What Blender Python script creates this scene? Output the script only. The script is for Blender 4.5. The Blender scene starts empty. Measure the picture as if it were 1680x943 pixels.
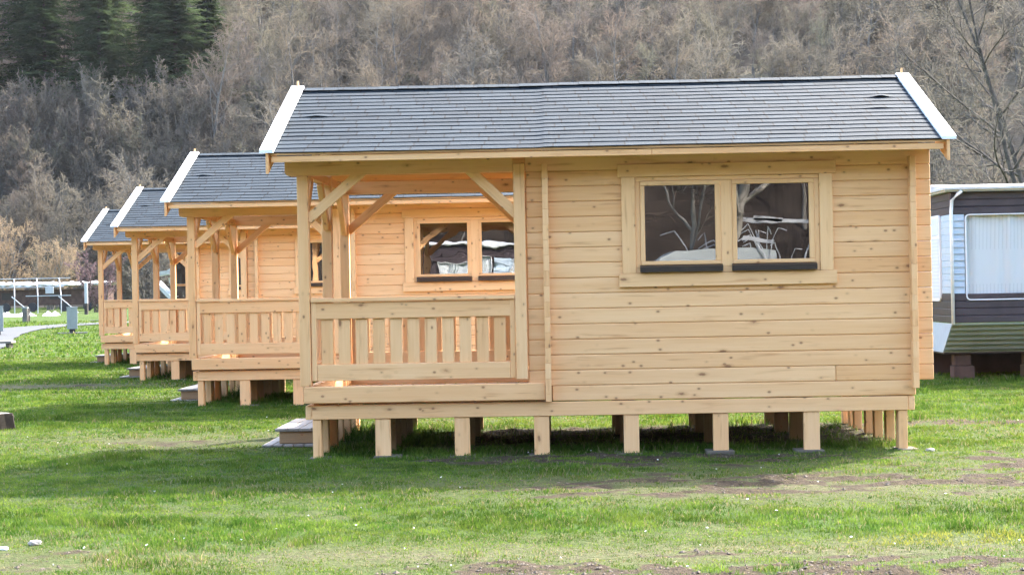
import bpy, bmesh, math, random
import numpy as np
from mathutils import Vector, Matrix

random.seed(7); RNG = np.random.default_rng(7)
S = bpy.context.scene
COL = S.collection

# ------------------------------------------------------------------ camera
F_PX, W_PX = 2752.0, 1680.0
EYE = 1.57
yaw, pitch, roll = math.atan(69/F_PX), math.atan(5.5/F_PX), 0.0185
fw = Vector((-math.sin(yaw)*math.cos(pitch), math.cos(yaw)*math.cos(pitch), math.sin(pitch)))
rt = fw.cross(Vector((0, 0, 1))).normalized(); up = rt.cross(fw)
rt, up = rt*math.cos(roll) - up*math.sin(roll), up*math.cos(roll) + rt*math.sin(roll)
cd = bpy.data.cameras.new('camera'); cam = bpy.data.objects.new('camera', cd); COL.objects.link(cam)
cd.sensor_fit = 'HORIZONTAL'; cd.sensor_width = 36.0; cd.lens = 36.0*F_PX/W_PX
cd.clip_start = 0.1; cd.clip_end = 3000
cam.matrix_world = Matrix(((rt.x, up.x, -fw.x, 0), (rt.y, up.y, -fw.y, 0), (rt.z, up.z, -fw.z, EYE), (0, 0, 0, 1)))
S.camera = cam

# ------------------------------------------------------------------ light
SUN = Vector((0.69, 0.80, 1.0)).normalized()          # towards the sun: behind the cabins, to the right
EL = math.asin(SUN.z); AZ = math.atan2(SUN.x, SUN.y)
w = bpy.data.worlds.new('World'); S.world = w; w.use_nodes = True
nt = w.node_tree; bg = nt.nodes['Background']
sky = nt.nodes.new('ShaderNodeTexSky'); sky.sky_type = 'NISHITA'; sky.sun_disc = False
sky.sun_elevation = EL; sky.sun_rotation = AZ
sky.air_density = 1.0; sky.dust_density = 3.0; sky.ozone_density = 0.6
nt.links.new(sky.outputs[0], bg.inputs[0]); bg.inputs[1].default_value = 0.15
sd = bpy.data.lights.new('sun', 'SUN'); sun = bpy.data.objects.new('sun', sd); COL.objects.link(sun)
sd.energy = 2.0; sd.angle = math.radians(0.6); sd.color = (1.0, 0.95, 0.87)
sun.rotation_euler = (-SUN).to_track_quat('-Z', 'Y').to_euler()
S.view_settings.view_transform = 'Standard'; S.view_settings.look = 'None'
S.view_settings.gamma = 1.0; S.view_settings.exposure = 3.25
S.view_settings.use_curve_mapping = False

# ------------------------------------------------------------------ helpers
def tag(o, label=None, cat=None, group=None, kind=None):
    if label: o['label'] = label
    if cat: o['category'] = cat
    if group: o['group'] = group
    if kind: o['kind'] = kind
    return o

def empty(name, loc=(0, 0, 0), rz=0.0):
    o = bpy.data.objects.new(name, None); o.empty_display_size = 0.2
    COL.objects.link(o); o.location = loc; o.rotation_euler = (0, 0, rz)
    return o

def copy_tree(o, parent=None):
    c = o.copy(); COL.objects.link(c)
    if parent is not None: c.parent = parent
    for ch in list(o.children): copy_tree(ch, c)
    return c

# chamfered unit box topology
def _cbox():
    vid = {}; n = 0
    for sx in (0, 1):
        for sy in (0, 1):
            for sz in (0, 1):
                for a in range(3):
                    vid[(sx, sy, sz, a)] = n; n += 1
    fs = []
    for a in range(3):
        b, c = (a+1) % 3, (a+2) % 3
        for s in (0, 1):
            q = []
            for (u, v) in ((0, 0), (1, 0), (1, 1), (0, 1)):
                k = [0, 0, 0]; k[a] = s; k[b] = u; k[c] = v
                q.append(vid[(k[0], k[1], k[2], a)])
            fs.append(q if s else q[::-1])
    for a in range(3):                                  # edges along axis a
        b, c = (a+1) % 3, (a+2) % 3
        for u in (0, 1):
            for v in (0, 1):
                k0 = [0, 0, 0]; k0[b] = u; k0[c] = v; k1 = list(k0); k1[a] = 1
                q = [vid[(*k0, b)], vid[(*k1, b)], vid[(*k1, c)], vid[(*k0, c)]]
                fs.append(q if (u ^ v) else q[::-1])
    for sx in (0, 1):
        for sy in (0, 1):
            for sz in (0, 1):
                q = [vid[(sx, sy, sz, a)] for a in range(3)]
                fs.append(q if (sx+sy+sz) % 2 else q[::-1])
    return n, fs
NCB, FCB = _cbox()

class MB:
    def __init__(self): self.v = []; self.f = []; self.g = []; self.r = []; self.m = []
    def add(self, vs, fs, gs=None, rnd=None, mi=0):
        b = len(self.v); self.v += [tuple(p) for p in vs]
        rnd = random.random() if rnd is None else rnd
        gs = vs if gs is None else gs
        self.g += [tuple(p) for p in gs]; self.r += [rnd]*len(vs)
        self.f += [tuple(b+i for i in f) for f in fs]; self.m += [mi]*len(fs)
    def box(self, x0, x1, y0, y1, z0, z1, bev=0.004, M=None, mi=0, axis=None):
        lo, hi = (x0, y0, z0), (x1, y1, z1)
        dims = [hi[i]-lo[i] for i in range(3)]
        ax = dims.index(max(dims)) if axis is None else axis
        bev = min(bev, 0.3*min(dims)); vs = []
        for sx in (0, 1):
            for sy in (0, 1):
                for sz in (0, 1):
                    s = (sx, sy, sz)
                    for a in range(3):
                        p = []
                        for i in range(3):
                            e = hi[i] if s[i] else lo[i]
                            p.append(e if i == a else e + (-bev if s[i] else bev))
                        vs.append(Vector(p))
        off = [random.uniform(0, 60) for _ in range(3)]
        gs = [(p[ax]+off[0], p[(ax+1) % 3]+off[1], p[(ax+2) % 3]+off[2]) for p in vs]
        if M is not None: vs = [M @ p for p in vs]
        self.add(vs, FCB, gs, mi=mi)
    def bar(self, p, q, wd, hd, upv=(0, 0, 1), bev=0.004, mi=0):
        p, q = Vector(p), Vector(q); d = q-p; L = d.length; x = d/L
        z = Vector(upv); z = (z - x*z.dot(x)).normalized(); y = z.cross(x)
        M = Matrix(((x.x, y.x, z.x, p.x), (x.y, y.y, z.y, p.y), (x.z, y.z, z.z, p.z), (0, 0, 0, 1)))
        self.box(0, L, -wd/2, wd/2, -hd/2, hd/2, bev, M, mi, axis=0)
    def prism(self, poly, ax, a0, a1, mi=0, grain=None):
        """poly: list of 2-D points in the two axes after ax"""
        n = len(poly); vs = []
        b, c = (ax+1) % 3, (ax+2) % 3
        for a in (a0, a1):
            for (u, v) in poly:
                p = [0, 0, 0]; p[ax] = a; p[b] = u; p[c] = v; vs.append(p)
        fs = [list(range(n))[::-1], list(range(n, 2*n))] + [[i, (i+1) % n, n+(i+1) % n, n+i] for i in range(n)]
        g = ax if grain is None else grain
        off = [random.uniform(0, 60) for _ in range(3)]
        gs = [(p[g]+off[0], p[(g+1) % 3]+off[1], p[(g+2) % 3]+off[2]) for p in vs]
        self.add(vs, fs, gs, mi=mi)
    def tube(self, pts, rads, n=6, mi=0, cap=True):
        pts = [Vector(p) for p in pts]; rnd = random.random(); vs = []; fs = []
        for i, p in enumerate(pts):
            d = (pts[min(i+1, len(pts)-1)] - pts[max(i-1, 0)]).normalized()
            a = Vector((0, 0, 1)) if abs(d.z) < 0.9 else Vector((1, 0, 0))
            u = d.cross(a).normalized(); v = d.cross(u)
            for k in range(n):
                t = 2*math.pi*k/n; vs.append(p + (u*math.cos(t)+v*math.sin(t))*rads[i])
        for i in range(len(pts)-1):
            for k in range(n):
                k2 = (k+1) % n; fs.append((i*n+k, (i+1)*n+k, (i+1)*n+k2, i*n+k2))
        if cap:
            fs.append(tuple(range(n))); fs.append(tuple(range((len(pts)-1)*n, len(pts)*n))[::-1])
        self.add(vs, fs, None, rnd, mi)
    def build(self, name, mat, parent=None, smooth=False, fix=True):
        me = bpy.data.meshes.new(name); me.from_pydata(self.v, [], self.f)
        a = me.attributes.new('gc', 'FLOAT_VECTOR', 'POINT'); a.data.foreach_set('vector', np.array(self.g, np.float32).ravel())
        a = me.attributes.new('rnd', 'FLOAT', 'POINT'); a.data.foreach_set('value', np.array(self.r, np.float32))
        mats = mat if isinstance(mat, (list, tuple)) else [mat]
        for m in mats: me.materials.append(m)
        me.polygons.foreach_set('material_index', np.array(self.m, np.int32))
        if fix:
            bm = bmesh.new(); bm.from_mesh(me); bmesh.ops.recalc_face_normals(bm, faces=bm.faces); bm.to_mesh(me); bm.free()
        me.polygons.foreach_set('use_smooth', np.full(len(me.polygons), smooth))
        o = bpy.data.objects.new(name, me); COL.objects.link(o)
        if parent is not None: o.parent = parent
        return o

# ------------------------------------------------------------------ materials
class NT:
    def __init__(self, name):
        self.m = bpy.data.materials.new(name); self.m.use_nodes = True; self.t = self.m.node_tree
        self.b = self.t.nodes['Principled BSDF']; self.out = self.t.nodes['Material Output']
    def n(self, kind, **kw):
        nd = self.t.nodes.new('ShaderNode'+kind)
        for k, v in kw.items(): setattr(nd, k, v)
        return nd
    def l(self, a, b): self.t.links.new(a, b)
    def attr(self, nm): return self.n('Attribute', attribute_name=nm)
    def math(self, op, a, b=None, c=None):
        nd = self.n('Math', operation=op)
        for i, x in enumerate((a, b, c)):
            if x is None: continue
            if isinstance(x, (int, float)): nd.inputs[i].default_value = x
            else: self.l(x, nd.inputs[i])
        return nd.outputs[0]
    def vmul(self, v, s):
        nd = self.n('VectorMath', operation='MULTIPLY'); self.l(v, nd.inputs[0]); nd.inputs[1].default_value = s
        return nd.outputs[0]
    def noise(self, v, scale=1.0, detail=3, rough=0.55):
        nd = self.n('TexNoise'); nd.inputs['Scale'].default_value = scale
        nd.inputs['Detail'].default_value = detail; nd.inputs['Roughness'].default_value = rough
        if v is not None: self.l(v, nd.inputs['Vector'])
        return nd.outputs['Fac']
    def ramp(self, x, stops):
        nd = self.n('ValToRGB'); e = nd.color_ramp.elements
        while len(e) < len(stops): e.new(0.5)
        for i, (p, c) in enumerate(stops):
            e[i].position = p; e[i].color = (*c, 1) if len(c) == 3 else c
        self.l(x, nd.inputs[0]); return nd.outputs[0]
    def mix(self, f, a, b, mode='MIX'):
        nd = self.n('Mix', data_type='RGBA', blend_type=mode)
        for i, x in ((0, f), (6, a), (7, b)):
            if isinstance(x, (int, float)): nd.inputs[i].default_value = x
            elif isinstance(x, tuple): nd.inputs[i].default_value = (*x, 1)
            else: self.l(x, nd.inputs[i])
        return nd.outputs[2]
    def bump(self, h, strength=0.3, dist=0.01):
        nd = self.n('Bump'); nd.inputs['Strength'].default_value = strength; nd.inputs['Distance'].default_value = dist
        self.l(h, nd.inputs['Height']); self.l(nd.outputs[0], self.b.inputs['Normal'])
    def dim(self, c, f): return self.mix(1.0, c, (f, f, f), 'MULTIPLY')
    def base(self, c, rough=0.7, spec=0.4):
        if isinstance(c, tuple): self.b.inputs['Base Color'].default_value = (*c, 1)
        else: self.l(c, self.b.inputs['Base Color'])
        self.b.inputs['Roughness'].default_value = rough; self.b.inputs['Specular IOR Level'].default_value = spec
        return self.m

def wood(name, c0, c1, knot=(0.24, 0.105, 0.045), knots=True, grey=0.0):
    k = NT(name); g = k.attr('gc').outputs['Vector']; r = k.attr('rnd').outputs['Fac']
    oi = k.n('ObjectInfo').outputs['Random']
    shift = k.n('CombineXYZ'); k.l(k.math('MULTIPLY', oi, 37.0), shift.inputs[0]); k.l(k.math('MULTIPLY', oi, 11.0), shift.inputs[1])
    ad = k.n('VectorMath', operation='ADD'); k.l(g, ad.inputs[0]); k.l(shift.outputs[0], ad.inputs[1]); g = ad.outputs[0]
    fine = k.noise(k.vmul(g, (1.6, 60, 60)), 1.0, 4, 0.6)
    broad = k.noise(k.vmul(g, (0.9, 11, 11)), 1.0, 3, 0.5)
    f = k.math('MULTIPLY_ADD', fine, 0.62, k.math('MULTIPLY_ADD', broad, 0.7, k.math('MULTIPLY_ADD', r, 0.36, -0.29)))
    c = k.mix(k.ramp(f, [(0.15, (0, 0, 0)), (0.85, (1, 1, 1))]), c0, c1)
    # darker resin streaks here and there
    st = k.noise(k.vmul(g, (2.2, 26, 26)), 1.0, 2, 0.5)
    c = k.mix(k.ramp(st, [(0.60, (0, 0, 0)), (0.76, (0.55, 0.55, 0.55))]), c, (c1[0]*0.68, c1[1]*0.56, c1[2]*0.45))
    if knots:
        vo = k.n('TexVoronoi'); vo.inputs['Scale'].default_value = 1.0
        k.l(k.vmul(g, (7.0, 10.5, 10.5)), vo.inputs['Vector'])
        d = vo.outputs['Distance']
        jit = k.noise(k.vmul(g, (40, 60, 60)), 1.0, 2); d = k.math('MULTIPLY_ADD', jit, 0.06, k.math('ADD', d, -0.03))
        halo = k.ramp(d, [(0.09, (1, 1, 1)), (0.24, (0, 0, 0))])
        core = k.ramp(d, [(0.075, (1, 1, 1)), (0.130, (0, 0, 0))])
        c = k.mix(k.math('MULTIPLY', halo, 0.30), c, (0.44, 0.20, 0.07))
        c = k.mix(k.math('MULTIPLY', core, 0.75), c, knot)
    if knots:
        v2 = k.n('TexVoronoi'); v2.inputs['Scale'].default_value = 1.0; k.l(k.vmul(g, (2.1, 5.2, 5.2)), v2.inputs['Vector'])
        d2 = k.math('MULTIPLY_ADD', jit, 0.07, k.math('ADD', v2.outputs['Distance'], -0.035))
        c = k.mix(k.math('MULTIPLY', k.ramp(d2, [(0.05, (1, 1, 1)), (0.17, (0, 0, 0))]), 0.45), c, (0.40, 0.17, 0.055))
        c = k.mix(k.math('MULTIPLY', k.ramp(d2, [(0.045, (1, 1, 1)), (0.085, (0, 0, 0))]), 0.8), c, knot)
    if grey: c = k.mix(grey, c, (0.33, 0.31, 0.29))
    k.bump(fine, 0.15, 0.004)
    return k.base(c, 0.62, 0.35)

WOOD = wood('spruce wood', (0.84, 0.515, 0.255), (0.71, 0.365, 0.145))
TRIM = wood('planed trim', (0.84, 0.530, 0.262), (0.72, 0.395, 0.168))
WOOD_DK = wood('dark brown board', (0.34, 0.21, 0.105), (0.22, 0.125, 0.058))
WOOD_ROOF_SHADE = wood('shaded roof boarding', (0.56, 0.31, 0.13), (0.42, 0.21, 0.08))  # darker copy of the spruce: shade under the roof put into the colour
WOOD_GREY = wood('greyed plank', (0.28, 0.25, 0.21), (0.17, 0.145, 0.12), knots=False)

def plain(name, col, rough=0.5, spec=0.5, var=0.12, scale=9.0, metal=0.0):
    k = NT(name); g = k.n('TexCoord').outputs['Object']
    n = k.noise(g, scale, 5, 0.6)
    c = k.mix(k.ramp(n, [(0.3, (0, 0, 0)), (0.7, (1, 1, 1))]), tuple(x*(1-var) for x in col), tuple(min(1, x*(1+var)) for x in col))
    k.b.inputs['Metallic'].default_value = metal
    return k.base(c, rough, spec)
WHITE = plain('white painted capping', (0.80, 0.80, 0.79), 0.4, 0.5, 0.04)
DARKSILL = plain('brown anodised sill', (0.022, 0.0135, 0.010), 0.4, 0.5)
CONCRETE = plain('footing pad', (0.115, 0.095, 0.072), 0.9, 0.2, 0.25, 30)
STEEL = plain('galvanised steel', (0.55, 0.57, 0.58), 0.35, 0.5, 0.1, 6, 0.7)
BLACKP = plain('black plastic', (0.02, 0.02, 0.022), 0.5)
PIPEW = plain('white pipe', (0.38, 0.39, 0.40), 0.4)
DRAPE = plain('beige drape', (0.62, 0.50, 0.40), 0.9, 0.1, 0.1, 4)
GREYBOX = plain('grey cabinet', (0.20, 0.225, 0.215), 0.5, 0.4)
RUST = plain('rusty red board', (0.085, 0.052, 0.040), 0.8, 0.2, 0.3, 4)

def glass(name, tint, wob, scale, fac):
    k = NT(name); g = k.n('TexCoord').outputs['Object']
    n = k.noise(g, scale, 1.5, 0.45)
    bp = k.n('Bump'); bp.inputs['Strength'].default_value = wob; bp.inputs['Distance'].default_value = 0.05
    k.l(n, bp.inputs['Height'])
    gl = k.n('BsdfGlossy'); gl.inputs['Roughness'].default_value = 0.0; gl.inputs['Color'].default_value = (0.95, 0.97, 1.0, 1); k.l(bp.outputs[0], gl.inputs['Normal'])
    tr = k.n('BsdfTransparent'); tr.inputs['Color'].default_value = (*tint, 1)
    fr = k.n('Fresnel'); fr.inputs['IOR'].default_value = 1.55
    mx = k.n('MixShader'); k.l(k.math('MULTIPLY', k.math('ADD', fr.outputs[0], fac), k.math('SUBTRACT', 1.0, k.n('NewGeometry').outputs['Backfacing'])), mx.inputs[0])
    k.l(tr.outputs[0], mx.inputs[1]); k.l(gl.outputs[0], mx.inputs[2]); k.l(mx.outputs[0], k.out.inputs['Surface'])
    return k.m
GLASS = glass('double glazing', (0.20, 0.21, 0.21), 0.028, 1.8, 0.15)
GLASS_WAVY = glass('wavy double glazing', (0.22, 0.23, 0.23), 0.03, 2.2, 0.20)
GLASS_THIN = glass('caravan glazing', (1.0, 1.0, 1.0), 0.02, 2.0, 0.0)

def shingle_mat():
    k = NT('slate grey bitumen shingle'); g = k.attr('gc').outputs['Vector']
    sp = k.n('SeparateXYZ'); k.l(g, sp.inputs[0]); x, row, v = sp.outputs
    wn = k.n('TexWhiteNoise', noise_dimensions='1D'); k.l(row, wn.inputs['W'])
    xs = k.math('DIVIDE', k.math('ADD', x, k.math('MULTIPLY', wn.outputs[0], 0.33)), 0.333)
    fr = k.math('FRACT', xs); cell = k.math('FLOOR', xs)
    slit = k.math('LESS_THAN', fr, 0.045)
    cv = k.n('CombineXYZ'); k.l(cell, cv.inputs[0]); k.l(row, cv.inputs[1])
    w2 = k.n('TexWhiteNoise', noise_dimensions='2D'); k.l(cv.outputs[0], w2.inputs['Vector'])
    ob = k.n('TexCoord').outputs['Object']
    gr = k.noise(ob, 240, 2, 0.7); lo = k.noise(ob, 2.2, 4, 0.6)
    f = k.math('MULTIPLY_ADD', w2.outputs[0], 0.60, k.math('MULTIPLY_ADD', gr, 0.6, k.math('MULTIPLY_ADD', lo, 0.6, -0.44)))
    c = k.mix(k.ramp(f, [(0.0, (0, 0, 0)), (1.0, (1, 1, 1))]), (0.0085, 0.0155, 0.022), (0.023, 0.0355, 0.046))
    c = k.mix(slit, c, (0.002, 0.003, 0.004))
    k.bump(gr, 0.35, 0.004)
    return k.base(c, 0.85, 0.16)
SHINGLE = shingle_mat()

# ------------------------------------------------------------------ noise / terrain
_LAT = RNG.random((256, 256))
def vnoise(x, y):
    xi = np.floor(x).astype(int); yi = np.floor(y).astype(int); fx = x-xi; fy = y-yi
    fx = fx*fx*(3-2*fx); fy = fy*fy*(3-2*fy); x0 = xi % 256; x1 = (xi+1) % 256; y0 = yi % 256; y1 = (yi+1) % 256
    return (_LAT[x0, y0]*(1-fx)+_LAT[x1, y0]*fx)*(1-fy) + (_LAT[x0, y1]*(1-fx)+_LAT[x1, y1]*fx)*fy
def fbm(x, y, o=4):
    s = 0; a = 0.5; t = 0
    for i in range(o): s = s+a*vnoise(x*2**i+17.3*i, y*2**i+5.1*i); t += a; a *= 0.5
    return s/t
def sst(a, b, x):
    t = np.clip((x-a)/(b-a), 0, 1); return t*t*(3-2*t)
HILL0 = 138.0
def terrain(x, y):
    x = np.asarray(x, float); y = np.asarray(y, float)
    z = 0.75*sst(55, 125, y)
    z = z + (fbm(x*0.55, y*0.55, 3)-0.5)*0.05*sst(4, 9, y)*(1-sst(60, 100, y))
    if np.any((y > 8) & (y < 35)): z = z + (fbm(x*4.3+2, y*4.3, 3)-0.5)*0.10*soil_mask(x, y)*sst(4, 9, y)*(1-sst(30, 36, y))
    h = np.clip(y-HILL0, 0, None)
    z = z + 0.54*h*sst(0, 25, h) + (fbm(x*0.03, y*0.03, 4)-0.5)*9*sst(5, 40, h)
    b = np.clip(-45-y, 0, None); z = z + 0.5*b*sst(0, 20, b)
    return z

def blob(x, y, cx, cy, rx, ry): return np.exp(-(((x-cx)/rx)**2+((y-cy)/ry)**2))
def soil_mask(x, y):                    # bare earth, 0..1
    n = fbm(x*1.7+40, y*2.6+9, 4); n2 = fbm(x*6+3, y*8+1, 3)
    m = sst(9.95, 9.45, y+(n-0.5)*1.6)*sst(-2.4, 0.8, x+(n-.5)*2.5)*(0.35+0.8*sst(0.38, 0.58, n2))
    brk = 0.15+0.95*sst(0.40, 0.60, fbm(x*2.6+7, y*5.2+3, 3))
    m = np.maximum(m, 0.95*blob(x, y, 4.9, 18.9, 1.9, 0.42))
    m = np.maximum(m, 1.15*brk*blob(x, y, 2.2, 13.4, 2.8, 0.95))
    m = np.maximum(m, 1.15*brk*blob(x, y, 4.4, 13.9, 1.7, 1.9))
    m = np.maximum(m, 0.55*blob(x, y, -3.6, 9.9, 0.9, 0.8))
    m = np.maximum(m, 0.45*blob(x, y, -3.9, 18.2, 1.4, 0.9))
    m = np.maximum(m, 1.15*brk*blob(x, y, 1.0, 15.5, 2.3, 0.7))
    m = np.maximum(m, 0.5*blob(x, y, -9.5, 30, 2.6, 0.6))
    for k in range(4):
        ox, oy = -2.76*k, 7.75*k
        m = np.maximum(m, 0.9*sst(-0.3, .5, x-ox+1.2)*sst(3.9, 3.1, x-ox)*sst(16.5, 17.1, y-oy)*sst(19.6, 18.8, y-oy))
    return np.clip(m*1.55*(0.25+1.5*n2*n) - 0.12 + 0.7*np.clip(n-0.66, 0, 1)*2, 0, 1)
def straw_mask(x, y):
    n = fbm(x*1.1+80, y*1.9+33, 4)
    m = 0.30*sst(0.48, 0.75, n)
    for (a, b, c, d, s) in ((2.0, 13.3, 3.2, 1.1, .8), (4.8, 13.6, 2.6, 1.8, .75), (-3.9, 18.2, 2.0, 1.2, .6), (-9.8, 30, 3.2, .9, .85), (-3.6, 9.9, 1.2, 1.0, .6), (0.5, 10.0, 4.5, .55, .75)):
        m = np.maximum(m, s*blob(x, y, a, b, c, d))
    return np.clip(m*(0.55+0.9*fbm(x*4, y*5, 2)), 0, 1)
def lush_mask(x, y):
    return sst(0.35, 0.7, fbm(x*0.8+11, y*1.3+70, 3))

# ------------------------------------------------------------------ ground sheet
def grid_mesh(name, xs, ys, zfun, mat, masks=True):
    X, Y = np.meshgrid(xs, ys); Z = zfun(X, Y)
    nx, ny = len(xs), len(ys)
    v = np.stack([X, Y, Z], -1).reshape(-1, 3)
    i = np.arange(nx*ny).reshape(ny, nx)
    f = np.stack([i[:-1, :-1], i[:-1, 1:], i[1:, 1:], i[1:, :-1]], -1).reshape(-1, 4)
    me = bpy.data.meshes.new(name)
    me.vertices.add(len(v)); me.vertices.foreach_set('co', v.astype(np.float32).ravel())
    me.loops.add(f.size); me.loops.foreach_set('vertex_index', f.astype(np.int32).ravel())
    me.polygons.add(len(f)); me.polygons.foreach_set('loop_start', np.arange(0, f.size, 4, dtype=np.int32))
    me.update(calc_edges=True)
    if masks:
        for nm, fn in (('soil', soil_mask), ('straw', straw_mask), ('lush', lush_mask)):
            a = me.attributes.new(nm, 'FLOAT', 'POINT'); a.data.foreach_set('value', fn(v[:, 0], v[:, 1]).astype(np.float32))
    me.polygons.foreach_set('use_smooth', np.ones(len(f), bool)); me.materials.append(mat)
    o = bpy.data.objects.new(name, me); COL.objects.link(o); return o

def ground_mat():
    k = NT('turf and soil'); p = k.n('NewGeometry').outputs['Position']
    so, stt, lu = (k.attr(a).outputs['Fac'] for a in ('soil', 'straw', 'lush'))
    n1 = k.noise(p, 22, 5, 0.7); n2 = k.noise(p, 3.1, 5, 0.6); n3 = k.noise(p, 34, 4, 0.7)
    gcol = k.mix(k.ramp(n1, [(0.3, (0, 0, 0)), (0.7, (1, 1, 1))]), (0.030, 0.052, 0.010), (0.090, 0.140, 0.024))
    gcol = k.mix(k.math('MULTIPLY', lu, 0.35), gcol, (0.055, 0.125, 0.020))
    scol = k.mix(k.ramp(n3, [(0.3, (0, 0, 0)), (0.7, (1, 1, 1))]), (0.075, 0.060, 0.034), (0.27, 0.235, 0.145))
    dcol = k.mix(k.ramp(n1, [(0.3, (0, 0, 0)), (0.7, (1, 1, 1))]), (0.030, 0.022, 0.014), (0.125, 0.093, 0.062))
    c = k.mix(k.math('MULTIPLY', stt, k.ramp(n1, [(0.35, (0.2, 0.2, 0.2)), (0.6, (1, 1, 1))])), gcol, scol)
    c = k.mix(k.ramp(k.math('ADD', so, k.math('MULTIPLY_ADD', n1, 0.6, -0.3)), [(0.30, (0, 0, 0)), (0.50, (1, 1, 1))]), c, dcol)
    dk = k.noise(p, 11, 5, 0.7); c = k.mix(k.math('MULTIPLY', k.math('MAXIMUM', so, stt), k.ramp(dk, [(0.52, (0, 0, 0)), (0.62, (0.8, 0.8, 0.8))])), c, (0.045, 0.034, 0.026))
    k.bump(k.math('ADD', n1, k.math('MULTIPLY', n3, 0.4)), 1.0, 0.05)
    return k.base(k.dim(c, 0.74), 0.95, 0.1)
def hill_mat():
    k = NT('leaf litter'); p = k.n('NewGeometry').outputs['Position']
    n1 = k.noise(p, 0.9, 6, 0.65); n2 = k.noise(p, 0.07, 3, 0.5)
    c = k.mix(k.ramp(n1, [(0.3, (0, 0, 0)), (0.7, (1, 1, 1))]), (0.12, 0.10, 0.078), (0.25, 0.215, 0.17))
    c = k.mix(k.ramp(n2, [(0.45, (0, 0, 0)), (0.7, (0.5, 0.5, 0.5))]), c, (0.16, 0.16, 0.08))
    k.bump(n1, 0.6, 0.5)
    return k.base(k.dim(c, 0.60), 0.95, 0.05)
ys = np.concatenate([np.arange(-48.5, 7, 1.5), np.arange(7, 22, 0.06), np.arange(22, 45, 0.25), np.arange(45, HILL0+6.1, 1.0)])
xs = np.concatenate([np.arange(-160, -14, 4.0), np.arange(-14, -6, 0.3), np.arange(-6, 6.5, 0.06), np.arange(6.5, 14, 0.3), np.arange(14, 161, 4.0)])
tag(grid_mesh('ground', xs, ys, terrain, ground_mat()), kind='structure')
HM = hill_mat(); DARKHILL = plain('dark wooded slope', (0.028, 0.022, 0.018), 0.95, 0.05, 0.5, 0.5)
tag(grid_mesh('hillside', np.arange(-260, 261, 4.0), np.arange(HILL0+4, 420, 4.0), terrain, HM, False), kind='structure')
tag(grid_mesh('hillside', np.arange(-260, 261, 6.0), np.arange(-300, -45, 6.0), terrain, DARKHILL, False), kind='structure')

# tarmac path far on the left
def path():
    k = NT('worn tarmac'); p = k.n('NewGeometry').outputs['Position']
    n = k.noise(p, 14, 5, 0.7); n2 = k.noise(p, 0.8, 3)
    k.base(k.mix(k.math('MULTIPLY_ADD', n, 0.6, k.math('MULTIPLY', n2, 0.4)), (0.042, 0.046, 0.050), (0.082, 0.086, 0.09)), 0.9, 0.2)
    pts = [(-10, 22), (-13.8, 36), (-17.5, 48), (-21.6, 62), (-24.2, 72), (-25.0, 79), (-23.3, 84), (-18, 86.5), (-6, 87.5), (12, 88), (30, 90)]
    P = []
    for i in range(len(pts)-1):
        p0 = pts[max(i-1, 0)]; p1 = pts[i]; p2 = pts[i+1]; p3 = pts[min(i+2, len(pts)-1)]
        for t in np.linspace(0, 1, 10, endpoint=False):
            P.append([0.5*(2*p1[a]+(p2[a]-p0[a])*t+(2*p0[a]-5*p1[a]+4*p2[a]-p3[a])*t*t+(3*p1[a]-p0[a]-3*p2[a]+p3[a])*t**3) for a in (0, 1)])
    P = np.array(P); d = np.gradient(P, axis=0); d /= np.linalg.norm(d, axis=1)[:, None]; nrm = np.stack([-d[:, 1], d[:, 0]], 1)
    m = MB(); vs = []; fs = []; nw = 7
    for i in range(len(P)):
        for j in range(nw):
            q = P[i]+nrm[i]*(j/(nw-1)-0.5)*2.6*(1+0.03*math.sin(i*1.3)); vs.append((q[0], q[1], float(terrain(q[0], q[1]))+0.035))
    for i in range(len(P)-1):
        for j in range(nw-1): a = i*nw+j; fs.append((a, a+1, a+nw+1, a+nw))
    m.add(vs, fs); tag(m.build('path', k.m), kind='structure')
path()

# ------------------------------------------------------------------ log cabin
# local frame: x along the front, y away from the viewer, z up; y = 0 is the front wall's face
XL, XR = -2.40, 3.42                      # porch end, far cross wall
D = 3.16                                  # front face to rear face
ZW0, ZW1, LOG = 0.512, 2.848, 0.146
EAVE_Y, EAVE_Z, RID_Y, RID_Z = -0.40, 2.872, 1.58, 3.69
RX0, RX1 = -2.64, 3.65

def logs(m, x0, x1, y0, y1, holes=(), splits=0.25, z0=ZW0, z1=ZW1, axis=0, ext=None):
    """a wall of planed logs along axis 0 (x) or 1 (y); holes are (a0, a1, z0, z1)"""
    n = int(round((z1-z0)/LOG))
    for i in range(n):
        joint = 2.66 if (splits and i == 1) else None
        a, b = z0+i*LOG, z0+(i+1)*LOG
        lo, hi = (x0, x1) if axis == 0 else (y0, y1)
        if ext: lo, hi = ext(i, lo, hi)
        spans = [(lo, hi)]
        for (h0, h1, hz0, hz1) in holes:
            if b > hz0+0.03 and a < hz1-0.03:
                ns = []
                for (s, e) in spans:
                    if h0 > s: ns.append((s, min(h0, e)))
                    if h1 < e: ns.append((max(h1, s), e))
                spans = ns
        out = []
        for (s, e) in spans:
            if joint and s < joint < e:
                c = joint; out += [(s, c-0.0015), (c+0.0015, e)]
            else: out.append((s, e))
        for (s, e) in out:
            if axis == 0: m.box(s, e, y0, y1, a+0.0012, b-0.0012, 0.0075, axis=0)
            else: m.box(x0, x1, s, e, a+0.0012, b-0.0012, 0.010, axis=1)

def slope_pt(v, front=True):              # v = 0 at the eave, 1 at the ridge
    y = EAVE_Y+(RID_Y-EAVE_Y)*v; z = EAVE_Z+(RID_Z-EAVE_Z)*v
    return (y if front else 2*RID_Y-y), z

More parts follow.
